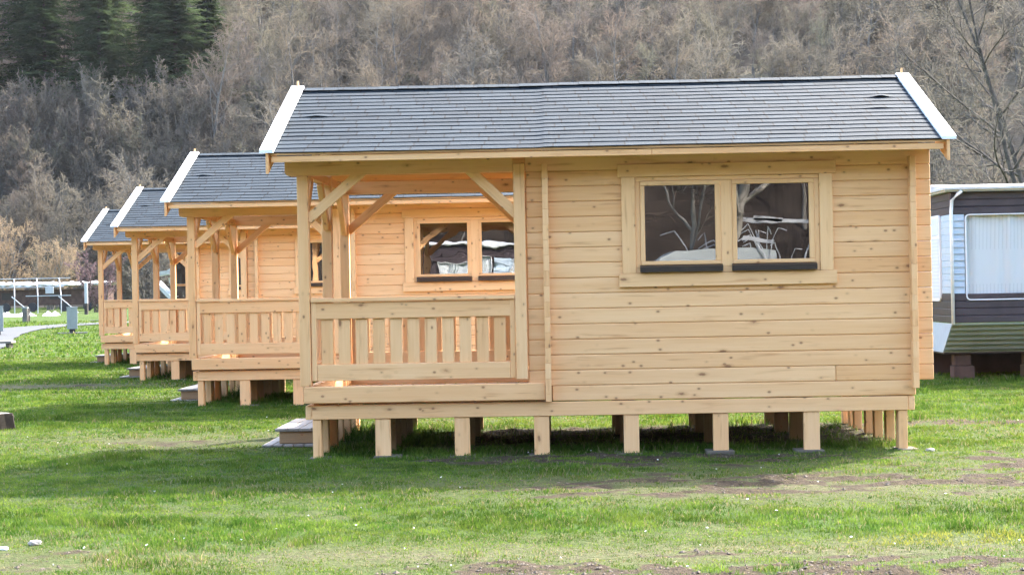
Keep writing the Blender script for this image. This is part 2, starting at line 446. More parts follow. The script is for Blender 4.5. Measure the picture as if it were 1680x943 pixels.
def shingles(parent, front):
    m = MB(); rows = 17; xs = np.linspace(RX0, RX1, 150)
    L = math.hypot(RID_Y-EAVE_Y, RID_Z-EAVE_Z); ny, nz = -(RID_Z-EAVE_Z)/L, (RID_Y-EAVE_Y)/L
    if not front: ny = -ny
    seed = 0 if front else 50
    def sag(x):
        return 0.007*(1/(1+np.exp(-(x+0.06)/0.03))) + 0.004*np.exp(-((x+0.06)/0.05)**2) + 0.010*(fbm(x*0.9+seed, x*0+3.1, 2)-0.5)
    for r in range(rows):
        wob = 0.013*(fbm(xs*3.1+r*7.7+seed, xs*0+r*1.3, 3)-0.5)
        lift = 0.004*fbm(xs*2.3+r*5.1+seed, xs*0+9.0, 2)
        if front and r in (9, 10): lift = lift+(0.014 if r == 9 else 0.005)*np.exp(-((xs+2.33)/0.09)**2)
        if front and r == 11: lift = lift+0.022*np.exp(-((xs-3.30)/0.07)**2)
        if front and r == 8: lift = lift+0.007*np.exp(-((xs-3.22)/0.10)**2)
        vs, gs, fs = [], [], []
        for i, x in enumerate(xs):
            for (dv, h) in ((-0.02, 0.001), (-0.02, 0.0085), (0.45, 0.006), (1.12, 0.0018)):
                v = (r+dv)/rows + (wob[i]/L if dv < 0.5 else 0); v = min(v, 1.004)
                hh = h+(lift[i] if (dv < 0 and h > 0.005) else 0.55*lift[i] if dv == 0.45 else 0.0)+float(sag(x))+0.020
                if dv < 0 and h < 0.005: hh += 0.8*lift[i]
                y, z = slope_pt(v, front); vs.append((x, y+ny*hh, z+nz*hh)); gs.append((x, r+seed+0.5, dv))
        for i in range(len(xs)-1):
            for j in range(3): a = i*4+j; fs.append((a, a+4, a+5, a+1))
        m.add(vs, fs, gs)
    if front:                              # ridge caps, one strip bent over the ridge
        for k in range(30):
            x0 = RX0+k*(RX1-RX0)/30; x1 = x0+(RX1-RX0)/30+0.03; vs = []; gs = []
            jz = random.uniform(-0.0015, 0.0015)
            for x, dz in ((x0, 0.009), (x1, 0.006)):
                for (yy, zz) in ((-0.11, -0.030), (-0.05, -0.010), (0.0, 0.010), (0.05, -0.010), (0.11, -0.038)):
                    vs.append((x, RID_Y+yy, RID_Z+0.030+zz+dz+jz+float(sag(x)))); gs.append((x, 90+k, yy))
            m.add(vs, [(j, 5+j, 6+j, j+1) for j in range(4)]+[(0, 1, 2, 3, 4)], gs)
    return m.build('shingle_slope', SHINGLE, parent, fix=False)

def add_window(root, gl):
    c = MB(); t = 0.030                    # casing boards stand proud of the logs
    c.box(0.62, 2.69, -t-0.004, -0.003, 2.630, 2.750, 0.003)              # head
    c.box(0.62, 2.685, -t-0.004, -0.003, 1.585, 1.712, 0.003)             # apron
    c.box(0.655, 0.785, -t, -0.003, 1.713, 2.629, 0.003)                  # sides
    c.box(2.530, 2.655, -t, -0.003, 1.713, 2.629, 0.003)
    w = c.build('window', TRIM, root)
    f = MB()                               # fixed frame and mullion
    f.box(0.786, 2.529, -0.012, 0.07, 2.588, 2.628, 0.003)
    f.box(0.786, 2.529, -0.012, 0.07, 1.714, 1.765, 0.003)
    f.box(0.786, 0.832, -0.010, 0.07, 1.766, 2.587, 0.003); f.box(2.482, 2.529, -0.010, 0.07, 1.766, 2.587, 0.003)
    f.box(1.594, 1.704, -0.014, 0.07, 1.766, 2.587, 0.003)
    f.build('window_frame', TRIM, w)
    for (a, b) in ((0.833, 1.593), (1.705, 2.481)):
        s = MB()
        s.box(a, b, -0.022, 0.03, 2.545, 2.586, 0.004); s.box(a, b, -0.022, 0.03, 1.790, 1.826, 0.004)
        s.box(a, a+0.042, -0.020, 0.03, 1.827, 2.544, 0.004); s.box(b-0.050, b, -0.020, 0.03, 1.827, 2.544, 0.004)
        s.build('sash', TRIM, w)
        p = MB(); p.box(a+0.043, b-0.051, -0.004, 0.006, 1.827, 2.544, 0.0005); p.build('pane', gl, w)
        q = MB(); q.prism([(-0.075, 1.722), (-0.020, 1.722), (-0.020, 1.789), (-0.075, 1.772)], 0, a-0.012, b+0.012)
        q.build('sill', DARKSILL, w)
    return w

def railing(root, p0, p1, n):
    """rail panel between two points (x, y); n balusters"""
    a = Vector((p0[0], p0[1], 0)); b = Vector((p1[0], p1[1], 0)); d = b-a; L = d.length; ang = math.atan2(d.y, d.x)
    M = Matrix.Translation(a) @ Matrix.Rotation(ang, 4, 'Z')
    t = MB(); t.box(0, L, -0.045, 0.045, 1.494, 1.530, 0.004, M, axis=0); t.box(0.03, L-0.03, -0.022, 0.022, 1.332, 1.487, 0.004, M, axis=0)
    r = t.build('railing', WOOD, root)
    for q in (0, L-0.050):
        e = MB(); e.box(q, q+0.050, -0.024, 0.024, 0.742, 1.492, 0.004, M); e.build('end_stile', WOOD, r)
    bb = MB(); bb.box(0.052, L-0.052, -0.022, 0.022, 0.742, 0.898, 0.004, M, axis=0); bb.build('bottom_rail', WOOD, r)
    step = (L-0.13)/n
    for i in range(n):
        x = 0.065+step*(i+0.5)
        q = MB(); q.box(x-0.057, x+0.057, 0.0, 0.020, 0.899, 1.331, 0.003, M); q.build('baluster', WOOD, r)
    return r

def post(root, x, y, z0=0.728, z1=2.70, s=0.105):
    m = MB(); m.box(x, x+s, y, y+s, z0, z1, 0.005); return m.build('post', WOOD, root)

def make_cabin(loc, gl, door_open=False):
    root = empty('log_cabin', loc)
    # --- supports
    cols = [(-2.335, 0.080), (-1.735, 0.145), (-0.975, 0.145), (-0.215, 0.145), (0.640, 0.145), (1.490, 0.145), (2.350, 0.150), (3.245, 0.085)]
    rowy = {0: [0.012, .60, 1.17, 1.75, 2.33, 2.85, 3.08], 1: [0.012, .62, 1.20, 1.80, 2.45, 3.06], 7: [0.012, .60, 1.17, 1.75, 2.33, 2.72, 3.08]}
    for ci, (x, wd) in enumerate(cols):
        for k, y in enumerate(rowy.get(ci, [0.012, 1.05, 2.1, 3.08])):
            m = MB(); dx = random.uniform(-.012, .012) if k else 0
            m.box(x+dx, x+wd+dx, y, y+(0.060 if ci not in (0, 7) else 0.145 if k == 0 else 0.11), 0.0, 0.371, 0.004, axis=2)
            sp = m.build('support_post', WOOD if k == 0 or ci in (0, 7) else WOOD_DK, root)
            if k == 0:
                f = MB(); ox = random.uniform(-.03, .10)
                f.box(x-0.06+ox, x+wd+0.06+ox, y-0.07, y+0.2, -0.035, random.uniform(0.004, 0.03), 0.006); f.build('footing', CONCRETE, sp)
    # --- ground beams, deck beams
    for y in (0.0, D-0.062):
        m = MB(); m.box(-2.336, 3.337, y, y+0.062, 0.372, 0.506, 0.005); m.build('base_beam', WOOD, root)
    for x in (-2.400, 3.340):
        m = MB(); m.box(x, x+0.062, 0.010, D-0.010, 0.372, 0.506, 0.005); m.build('base_beam', WOOD, root)
    for x in (-1.7, -0.9, -0.1, 0.7, 1.55, 2.4):
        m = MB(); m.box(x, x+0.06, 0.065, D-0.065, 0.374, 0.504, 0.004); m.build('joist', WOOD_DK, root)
    for y in (-0.060, D-0.002):
        m = MB(); m.box(-2.402, -0.100, y, y+0.062, 0.530, 0.690, 0.006); m.build('deck_beam', WOOD, root)
    m = MB(); m.box(-2.402, -2.340, 0.004, D-0.004, 0.530, 0.690, 0.006); m.build('deck_beam', WOOD, root)
    m = MB()
    for i in range(19):
        x = -2.325+i*0.119; m.box(x, x+0.112, 0.064, D-0.064, 0.508, 0.534, 0.003)
    m.build('porch_deck', WOOD_DK, root)  # deck colour darkened to cut bounce light and keep the porch dim
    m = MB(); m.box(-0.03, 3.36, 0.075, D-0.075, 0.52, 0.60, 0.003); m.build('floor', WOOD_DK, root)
    # --- walls
    def ext_f(i, lo, hi):
        if i == 0: return (-0.035, 3.412)
        return (-0.255, 3.585)
    m = MB(); logs(m, 0, 0, 0.0, 0.062, [(0.70, 2.60, 1.66, 2.68)], 0.07, ext=ext_f); m.build('log_wall', WOOD, root)
    m = MB(); logs(m, 0, 0, D-0.062, D, [], 0.3, ext=ext_f); m.build('log_wall', WOOD, root)
    for x in (-0.098, 3.372):
        hole = [(0.95, 1.85, 0.6, 2.55)] if x < 0 else []
        m = MB()
        def ext_c(i, lo, hi, x=x): return (0.064, D-0.064)
        logs(m, x, x+0.056, 0, 0, hole, 0.0, axis=1, ext=ext_c)
        for i in range(16):                # the cross wall's log ends, standing proud of front and rear
            if i == 0 and x > 0: continue
            zz = ZW0+i*LOG-LOG*0.5; j = random.uniform(-.0015, .0015); z1 = min(zz+LOG-0.001, 2.805)
            m.box(x+j, x+0.056+j, -0.100, -0.002, max(zz, ZW0)+0.0005, z1+0.0004, 0.0025, axis=2)
            m.box(x+j, x+0.056+j, D+0.002, D+0.100, max(zz, ZW0)+0.0005, z1+0.0004, 0.0025, axis=2)
        # gable boards above the plate
        zt = ZW1
        while zt < RID_Z-0.12:
            z2 = min(zt+LOG, RID_Z-0.06); half = (RID_Z-0.045-z2)/(RID_Z-EAVE_Z)*(RID_Y-EAVE_Y)+0.05
            half0 = (RID_Z-0.045-zt)/(RID_Z-EAVE_Z)*(RID_Y-EAVE_Y)-0.04
            m.prism([(RID_Y-half0, zt+.001), (RID_Y+half0, zt+.001), (RID_Y+max(half-.08, .02), z2-.001), (RID_Y-max(half-.08, .02), z2-.001)], 0, x, x+0.056, grain=1)
            zt = z2
        m.build('log_wall', WOOD, root)
    # --- porch posts and beams
    post(root, -2.437, -0.052, 0.692); post(root, -2.437, 1.62, 0.692, 3.40); post(root, -2.437, D-0.055, 0.692)
    for y in (-0.052, D-0.055):
        p = MB(); p.box(-0.372, -0.262, y, y+0.105, 0.728, 2.775 if y < 0 else 2.69, 0.005); p.build('post', WOOD, root)
    for y in (-0.048, D-0.046):
        m = MB()
        x1 = -0.376 if y < 0 else -0.104
        m.prism([(2.702, -2.50), (2.702, x1), (2.846, x1), (2.846, -2.550), (2.735, -2.550), (2.712, -2.535)], 1, y, y+0.094, grain=0)
        m.build('top_beam', WOOD, root)
    m = MB(); m.box(-2.425, -2.345, 0.05, D-0.05, 2.705, 2.80, 0.005); m.build('tie_beam', WOOD, root)
    m = MB(); m.box(-2.62, 3.63, RID_Y-0.035, RID_Y+0.035, 3.52, 3.655, 0.004); m.build('ridge_beam', WOOD, root)
    # braces
    for y in (-0.018, D-0.018):
        m = MB()
        m.bar((-1.80, y+0.03, 2.745), (-2.345, y+0.03, 2.285), 0.060, 0.095, bev=0.004); m.build('brace', WOOD, root)
        m = MB(); m.bar((-0.825, y+0.03, 2.765), (-0.345, y+0.03, 2.300), 0.060, 0.095); m.build('brace', WOOD, root)
    for (ya, yb) in ((0.50, 0.05), (1.17, 1.63), (D-0.55, D-0.05)):
        m = MB(); m.bar((-2.385, ya, 2.715), (-2.385, yb, 2.27), 0.058, 0.095); m.build('brace', WOOD, root)
    # --- railings
    railing(root, (-2.325, -0.012), (-0.376, -0.012), 11)
    railing(root, (-0.376, D+0.012), (-2.325, D+0.012), 11)
    railing(root, (-2.385, 0.06), (-2.385, 1.61), 8)
    # --- window, door
    add_window(root, gl)
    d = MB(); d.box(-0.045, 0.0, 0, 0.88, 0, 0.62, 0.004); d.box(-0.045, 0, 0, 0.11, 0.622, 1.92, 0.004); d.box(-0.045, 0, 0.77, 0.88, 0.622, 1.92, 0.004)
    d.box(-0.045, 0, 0.112, 0.768, 1.80, 1.92, 0.004); d.box(-0.045, 0, 0.112, 0.768, 1.22, 1.28, 0.004)
    dr = d.build('door', WOOD, root)
    g = MB(); g.box(-0.026, -0.020, 0.112, 0.768, 0.624, 1.219, 0.001); g.box(-0.026, -0.020, 0.112, 0.768, 1.282, 1.798, 0.001); g.build('pane', GLASS, dr)
    h = MB(); h.tube([(-0.046, 0.82, 0.98), (-0.095, 0.82, 0.98), (-0.095, 0.70, 0.98)], [0.010, 0.010, 0.010]); h.build('handle', STEEL, dr)
    dr.location = (-0.055, 0.96, 0.605)
    if door_open: dr.rotation_euler = (0, 0, math.radians(97))
    vs, gs, fs = [], [], []
    for iz in range(5):
        for ix in range(41):
            u = ix/40; vs.append((2.06+.40*u, .13+.018*math.sin(u*30), 1.66+.26*iz)); gs.append((u, 0, iz))
    for iz in range(4):
        for ix in range(40): q = iz*41+ix; fs.append((q, q+1, q+42, q+41))
    m = MB(); m.add(vs, fs, gs); m.build('curtain', DRAPE, root, smooth=True, fix=False)
    # --- roof
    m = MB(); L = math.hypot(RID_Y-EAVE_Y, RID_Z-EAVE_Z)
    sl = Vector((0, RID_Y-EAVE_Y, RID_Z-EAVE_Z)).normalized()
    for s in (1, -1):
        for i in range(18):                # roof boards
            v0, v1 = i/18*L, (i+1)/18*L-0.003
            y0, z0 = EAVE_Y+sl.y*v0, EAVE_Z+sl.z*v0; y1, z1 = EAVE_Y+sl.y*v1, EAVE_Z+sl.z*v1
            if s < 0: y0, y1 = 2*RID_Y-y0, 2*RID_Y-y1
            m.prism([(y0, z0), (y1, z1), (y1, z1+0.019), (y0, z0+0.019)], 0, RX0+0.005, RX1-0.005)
    rf = m.build('roof', WOOD_ROOF_SHADE, root)
    shingles(rf, True); shingles(rf, False)
    for s in (1, -1):
        y = EAVE_Y+0.012 if s > 0 else 2*RID_Y-EAVE_Y-0.032
        m = MB(); m.box(RX0+0.02, 0.93, y, y+0.020, 2.808, 2.866, 0.003); m.box(0.932, RX1-0.02, y, y+0.020, 2.808, 2.866, 0.003)
        m.build('fascia', WOOD, rf)
    for side, x in ((-1, RX0-0.026), (1, RX1+0.002)):
        for s in (1, -1):
            def yy(v, s=s): return v if s > 0 else 2*RID_Y-v
            m = MB()
            e0 = EAVE_Y-0.025
            m.prism([(yy(e0), 2.70), (yy(e0+0.05), 2.715), (yy(RID_Y), RID_Z-0.13), (yy(RID_Y), RID_Z+0.028), (yy(e0), EAVE_Z+0.018)], 0, x, x+0.024, grain=1)
            bb = m.build('barge_board', WOOD, rf)
            c = MB(); x0, x1 = (x-0.055, x+0.075) if side < 0 else (x-0.050, x+0.080)
            off = 0.032
            a0, a1 = e0-0.02, RID_Y-0.001
            z = lambda v: EAVE_Z+(v-EAVE_Y)*(RID_Z-EAVE_Z)/(RID_Y-EAVE_Y)+off+0.012
            c.prism([(yy(a0), z(a0)-0.004), (yy(a1), z(a1)), (yy(a1), z(a1)+0.030), (yy(a0), z(a0)+0.026)], 0, x0, x1, grain=1)
            c.build('edge_capping', WHITE, bb)
        m = MB(); m.prism([(RID_Y-0.03, RID_Z+0.03), (RID_Y+0.03, RID_Z+0.03), (RID_Y+0.010, RID_Z+0.125), (RID_Y-0.004, RID_Z+0.125)], 0, x+0.002, x+0.020, grain=2)
        m.build('finial', TRIM, rf)
    return root

CAB = [(0, 16.0, 0)]+[(-2.76*k, 16+7.75*k, 0) for k in (1, 2, 3)]
cab_labels = ['nearest timber cabin, its whole long side with double window facing the lawn',
              'second timber cabin, its window showing through the porch of the nearest one',
              'third timber cabin back, its open porch between the second and the farthest one',
              'farthest and smallest looking timber cabin at the far left end of the row']
first = make_cabin(CAB[0], GLASS); cabins = [first]
for k in (1, 2, 3):
    c = copy_tree(first); c.location = CAB[k]; cabins.append(c)
for k, c in enumerate(cabins): tag(c, cab_labels[k], 'cabin', 'timber cabins in a row')
for c in cabins[1:]:
    for ch in c.children:
        if ch.name.startswith('window'):
            for g in ch.children:
                if g.name.startswith('pane'):
                    g.data = g.data.copy(); g.data.materials[0] = GLASS_WAVY
for ch in cabins[3].children:
    if ch.name.startswith('door'): ch.rotation_euler = (0, 0, math.radians(97)); ch['label'] = 'glazed door standing wide open'

# steps up to each porch, standing by the open half of the end
def make_steps():
    r = empty('porch_step')
    m = MB(); m.box(-0.46, 0.0, 0.0, 0.14, 0.03, 0.155, 0.006); m.box(-0.46, 0.0, 1.2, 1.34, 0.03, 0.155, 0.006); m.box(-0.44, -0.40, 0.142, 1.198, 0.04, 0.15, 0.006); m.build('step_block', WOOD_DK, r)
    m = MB()
    for i in range(4): m.box(-0.50+i*0.128, -0.50+i*0.128+0.122, -0.03, 1.38, 0.156, 0.186, 0.004)
    m.build('tread', WOOD_GREY, r)
    m = MB()
    for i in range(5): m.box(-0.62+i*0.11, -0.62+i*0.11+0.10, -0.12, 1.46, 0.004, 0.028, 0.004)
    m.build('base_board', WOOD_GREY, r)
    m = MB(); m.box(0.004, 0.09, -0.35, -0.20, 0.0, 0.36, 0.005); m.build('prop_block', WOOD, r)
    return r
st = make_steps()
step_where = ['nearest cabin', 'second cabin', 'third cabin', 'farthest cabin']
for k in range(4):
    s = st if k == 0 else copy_tree(st)
    s.location = (CAB[k][0]-2.42, CAB[k][1]+1.35, 0)
    tag(s, 'low wooden step with greyed treads at the porch end of the %s' % step_where[k], 'step', 'wooden steps at the porches')

# ------------------------------------------------------------------ raw mesh from arrays
def raw_mesh(name, verts, faces_list, mats, attrs=None, mat_idx=None):
    """faces_list: list of (k, n) int arrays with one constant n each"""
    me = bpy.data.meshes.new(name); verts = np.asarray(verts, np.float32)
    me.vertices.add(len(verts)); me.vertices.foreach_set('co', verts.ravel())
    loops = np.concatenate([f.ravel() for f in faces_list]).astype(np.int32)
    lens = np.concatenate([np.full(len(f), f.shape[1], np.int32) for f in faces_list])
    starts = np.concatenate([[0], np.cumsum(lens)[:-1]]).astype(np.int32)
    me.loops.add(len(loops)); me.loops.foreach_set('vertex_index', loops)
    me.polygons.add(len(lens)); me.polygons.foreach_set('loop_start', starts)
    me.update(calc_edges=True)
    for m in mats: me.materials.append(m)
    if mat_idx is not None: me.polygons.foreach_set('material_index', mat_idx.astype(np.int32))
    for nm, arr in (attrs or {}).items():
        a = me.attributes.new(nm, 'FLOAT_COLOR', 'POINT'); a.data.foreach_set('color', np.concatenate([arr, np.ones((len(arr), 1))], 1).astype(np.float32).ravel())
    return me

# ------------------------------------------------------------------ grass
def leaf_mat(name, use_attr=None, cols=None, transl=0.4, rough=0.7):
    k = NT(name)
    if use_attr: c = k.attr(use_attr).outputs['Color']
    else:
        oi = k.n('ObjectInfo').outputs['Random']; p = k.n('NewGeometry').outputs['Position']
        n = k.noise(p, cols[2], 3, 0.6)
        c = k.mix(k.ramp(n, [(0.35, (0, 0, 0)), (0.65, (1, 1, 1))]), cols[0], cols[1])
        if len(cols) > 3: c = k.mix(k.math('MULTIPLY', oi, 0.8), c, cols[3])
    c = k.dim(c, 0.78)
    df = k.n('BsdfDiffuse'); tl = k.n('BsdfTranslucent'); mx = k.n('MixShader'); mx.inputs[0].default_value = transl
    k.l(c, df.inputs[0]); k.l(c, tl.inputs[0]); k.l(df.outputs[0], mx.inputs[1]); k.l(tl.outputs[0], mx.inputs[2]); k.l(mx.outputs[0], k.out.inputs['Surface'])
    return k.m
BLADE = leaf_mat('grass blade', 'col', transl=0.45)

def under_cabin(x, y):
    m = np.zeros_like(x)
    for k in range(4):
        ox, oy = -2.76*k, 7.75*k
        m = np.maximum(m, sst(-2.6, -2.2, x-ox)*sst(3.6, 3.2, x-ox)*sst(15.9, 16.5, y-oy)*sst(19.6, 19.0, y-oy))
    return m

def on_path(x, y):                         # rough distance test against the tarmac
    px = np.interp(y, [22, 36, 48, 62, 72, 79, 84], [-10, -13.8, -17.5, -21.6, -24.2, -25, -23.3])
    a = (np.abs(x-px) < 1.33) & (y < 83)
    b = (np.abs(y-(86.7+(x+18)*0.05)) < 1.4) & (x > -23)
    return a | b

def blades(y0, y1, dens, h, wd):
    xl = lambda y: -0.36*y-1.2
    xr = lambda y: 0.32*y+1.2
    A = (xr(y1)-xl(y1)+xr(y0)-xl(y0))/2*(y1-y0); n = int(A*dens)
    y = RNG.uniform(y0, y1, n*2); x = RNG.uniform(xl(y1), xr(y1), n*2)
    keep = (x > xl(y)) & (x < xr(y)); x, y = x[keep][:n], y[keep][:n]
    so, stw, lu = soil_mask(x, y), straw_mask(x, y), lush_mask(x, y)
    uc = under_cabin(x, y)
    clump = 0.5*fbm(x*5+7, y*5+2, 3)+0.5*fbm(x*13+1, y*10+4, 2)
    pr = (1-sst(0.12, 0.42, so))*(0.22+1.1*sst(0.36, 0.60, clump))*(1-0.35*stw)
    tf = sst(0.56, 0.68, fbm(x*8+3, y*6+61, 3)); pr = np.maximum(pr, 0.25*sst(0.25, 0.55, clump)+0.75*tf*np.clip(so*4, 0, 1))
    pr = np.where(on_path(x, y), 0, pr+0.03)
    keep = RNG.random(len(x)) < pr; x, y, stw, lu, uc, clump, so = (a[keep] for a in (x, y, stw, lu, uc, clump, so))
    n = len(x)
    hh = h*(0.45+0.9*RNG.random(n))*(0.65+0.55*lu+0.6*np.clip(clump-0.55, 0, 1))*(1-0.5*stw)
    tuft = fbm(x*1.9+90, y*1.9, 2); hh *= 1+1.1*sst(0.70, 0.82, tuft)
    hh *= 1+1.6*uc*RNG.random(n)
    ang = RNG.uniform(0, 2*np.pi, n); dx, dy = np.cos(ang), np.sin(ang)
    flat = RNG.random(n) < (0.10+0.5*stw+0.7*sst(.05, .35, so))
    lean = np.where(flat, RNG.uniform(.9, 1.8, n)*h, RNG.uniform(0.1, 0.95, n)*hh); hh = np.where(flat, 0.25*hh, hh)
    la = RNG.uniform(0, 2*np.pi, n); lx, ly = np.cos(la)*lean, np.sin(la)*lean
    z = terrain(x, y)-0.004; ww = wd*(0.6+0.8*RNG.random(n))
    P = np.empty((n, 5, 3))
    P[:, 0] = np.stack([x-dx*ww/2, y-dy*ww/2, z], 1); P[:, 1] = np.stack([x+dx*ww/2, y+dy*ww/2, z], 1)
    mx, my, mz = x+lx*0.35, y+ly*0.35, z+hh*0.6
    P[:, 2] = np.stack([mx+dx*ww*.4, my+dy*ww*.4, mz], 1); P[:, 3] = np.stack([mx-dx*ww*.4, my-dy*ww*.4, mz], 1)
    P[:, 4] = np.stack([x+lx, y+ly, z+hh], 1)
    r2 = RNG.random(n); r = np.clip(0.55*RNG.random(n)+1.6*(fbm(x*7+31, y*6+12, 3)-0.5)+0.22, 0, 1)
    g0, g1, g2 = np.array([.054, .120, .016]), np.array([.185, .250, .038]), np.array([.036, .096, .014])
    c = g0+(g1-g0)*r[:, None]; c = c+(g2-c)*(0.55*lu*r2)[:, None]; c = c*(0.80+0.40*sst(0.3, 0.7, fbm(x*2.3+51, y*2.9+14, 3)))[:, None]
    tf = sst(0.56, 0.68, fbm(x*8+3, y*6+61, 3)); so = so*(1-tf); stw = stw*(1-.7*tf)
    dry = RNG.random(n) < (0.04+0.60*stw+0.45*sst(0.05, 0.3, so)+0.15*flat); dc = np.array([.33, .285, .15])+(np.array([.17, .145, .065])-np.array([.33, .285, .15]))*r2[:, None]
    c[dry] = dc[dry]
    moss = sst(0.35, 0.6, blob(x, y, 2.6, 10.35, 1.0, 0.35))*(r2 < 0.7); c = c+(np.array([.26, .27, .05])-c)*moss[:, None]
    return P, np.repeat(c, 5, axis=0)
parts = [blades(8.6, 12, 6000, 0.028, 0.0056), blades(12, 17, 4200, 0.030, 0.007), blades(17, 26, 2300, 0.034, 0.009), blades(26, 45, 700, 0.042, 0.017), blades(45, 90, 60, 0.065, 0.045)]
P = np.concatenate([p[0].reshape(-1, 3) for p in parts]); Cc = np.concatenate([p[1] for p in parts]); nb = len(P)//5
i5 = np.arange(nb)[:, None]*5
me = raw_mesh('grass', P, [i5+np.array([[0, 1, 2, 3]]), i5+np.array([[3, 2, 4]])], [BLADE], {'col': Cc})
o = bpy.data.objects.new('grass', me); COL.objects.link(o); tag(o, 'short patchy green lawn grass with straw coloured tufts', 'grass', kind='stuff')

# daisies and pale litter flecks in the turf
def flecks():
    k = NT('pale flecks'); k.base((0.70, 0.69, 0.64), 0.8, 0.2)
    n = 90; y = 9.2+14*RNG.random(n)**1.6; x = RNG.uniform(-0.35, 0.33, n)*y
    m = MB()
    for a, b in zip(x, y):
        s = random.uniform(0.005, 0.012)*(1+0.04*(b-9)); z = float(terrain(a, b))+random.uniform(0.012, 0.035)
        t = random.uniform(0, 6.28); pts = [(a+s*math.cos(t+q*1.2566)*random.uniform(.6, 1), b+s*math.sin(t+q*1.2566)*random.uniform(.6, 1), z+random.uniform(-.004, .006)) for q in range(5)]
        m.add(pts+[(a, b, z-0.006)], [(0, 1, 2, 3, 4)]+[(q, (q+1) % 5, 5) for q in range(5)])
    tag(m.build('daisies', k.m), 'tiny white daisies and pale flecks dotted over the lawn', 'daisies', kind='stuff')
flecks()
# clods and stones in the bare earth along the bottom and right
def clods():
    k = NT('clods'); n = k.noise(k.n('NewGeometry').outputs['Position'], 30, 4)
    k.base(k.mix(n, (0.04, 0.029, 0.02), (0.21, 0.175, 0.14)), 0.95, 0.1)
    m = MB(); c = 0
    while c < 4200:
        a, b = random.uniform(-3.8, 6), random.choice((random.uniform(9, 10.6), random.uniform(12, 20)))
        if float(soil_mask(np.array([a]), np.array([b]))[0]) < random.uniform(0.15, 0.8): c += 0.25; continue
        s = random.uniform(0.004, 0.011)*(1.7 if random.random() < .05 else 1); z = float(terrain(a, b)); vs = []
        for (ux, uy, uz) in ((1, 0, 0), (-1, 0, 0), (0, 1, 0), (0, -1, 0), (0, 0, .8), (0, 0, -.5)):
            q = random.uniform(.6, 1.3)*s; vs.append((a+ux*q*1.3, b+uy*q*1.3, z+uz*q+s*.2))
        m.add(vs, [(0, 2, 4), (2, 1, 4), (1, 3, 4), (3, 0, 4), (2, 0, 5), (1, 2, 5), (3, 1, 5), (0, 3, 5)]); c += 1
    tag(m.build('soil_clods', k.m), 'crumbled brown soil and small stones on the bare patches', 'soil', kind='stuff')
clods()

# ------------------------------------------------------------------ trees
class Tree:
    def __init__(self, seed): self.r = random.Random(seed); self.tv = []; self.tf = []; self.wv = []; self.n = 0; self.nw = 0
    def tube(self, pts, rads, n):
        b = self.n
        for i, p in enumerate(pts):
            d = (pts[min(i+1, len(pts)-1)]-pts[max(i-1, 0)]).normalized()
            a = Vector((0, 0, 1)) if abs(d.z) < .9 else Vector((1, 0, 0)); u = d.cross(a).normalized(); v = d.cross(u)
            for k in range(n):
                t = 2*math.pi*k/n; self.tv.append(p+(u*math.cos(t)+v*math.sin(t))*rads[i])
        for i in range(len(pts)-1):
            for k in range(n): k2 = (k+1) % n; self.tf.append((b+i*n+k, b+i*n+k2, b+(i+1)*n+k2, b+(i+1)*n+k))
        self.n += n*len(pts)
    def ribbon(self, p, q, w):
        d = (q-p); a = Vector((self.r.gauss(0, 1), self.r.gauss(0, 1), self.r.gauss(0, 1))); s = d.cross(a)
        if s.length < 1e-6: return
        s = s.normalized()*w/2; self.wv += [p-s, p+s, q+s*0.5, q-s*0.5]
    def rnd(self): return Vector((self.r.gauss(0, 1), self.r.gauss(0, 1), self.r.gauss(0, 1))).normalized()
    def branch(self, p, d, L, r, lev, P):
        R = self.r; n = P['seg'][lev]; pts = [p.copy()]; q = p.copy(); dd = d.copy()
        for i in range(n):
            dd = (dd+self.rnd()*P['wob'][lev]+Vector((0, 0, 1))*P['up'][lev]).normalized(); q = q+dd*L/n; pts.append(q.copy())
        if lev <= P['tube']:
            self.tube(pts, [max(r*(1-0.75*i/n), 0.006) for i in range(n+1)], 5 if lev == 0 else 4 if lev == 1 else 3)
        else:
            for i in range(n): self.ribbon(pts[i], pts[i+1], P['tw']*(1.5 if lev < P['max'] else 1))
        if lev >= P['max']: return
        k = P['kids'][lev]
        for i in range(k):
            t = P['from'][lev]+(1-P['from'][lev])*(i+R.random())/k; j = min(int(t*n), n-1); f = t*n-j
            b = pts[j].lerp(pts[j+1], f); ax = (pts[j+1]-pts[j]).normalized()
            s = self.rnd(); s = (s-ax*s.dot(ax)).normalized()
            an = math.radians(R.uniform(*P['ang'][lev])); nd = (ax*math.cos(an)+s*math.sin(an)).normalized()
            nl = L*P['len'][lev]*R.uniform(.65, 1.15)*(1-0.45*t if lev == 0 else 1-0.3*t)
            self.branch(b, nd, nl, max(r*(1-.75*t)*0.62, 0.008), lev+1, P)
    def arrays(self):
        tv = np.array([tuple(v) for v in self.tv], np.float32).reshape(-1, 3); tf = np.array(self.tf, np.int32).reshape(-1, 4)
        wv = np.array([tuple(v) for v in self.wv], np.float32).reshape(-1, 3); wf = np.arange(len(wv), dtype=np.int32).reshape(-1, 4)
        return tv, tf, wv, wf

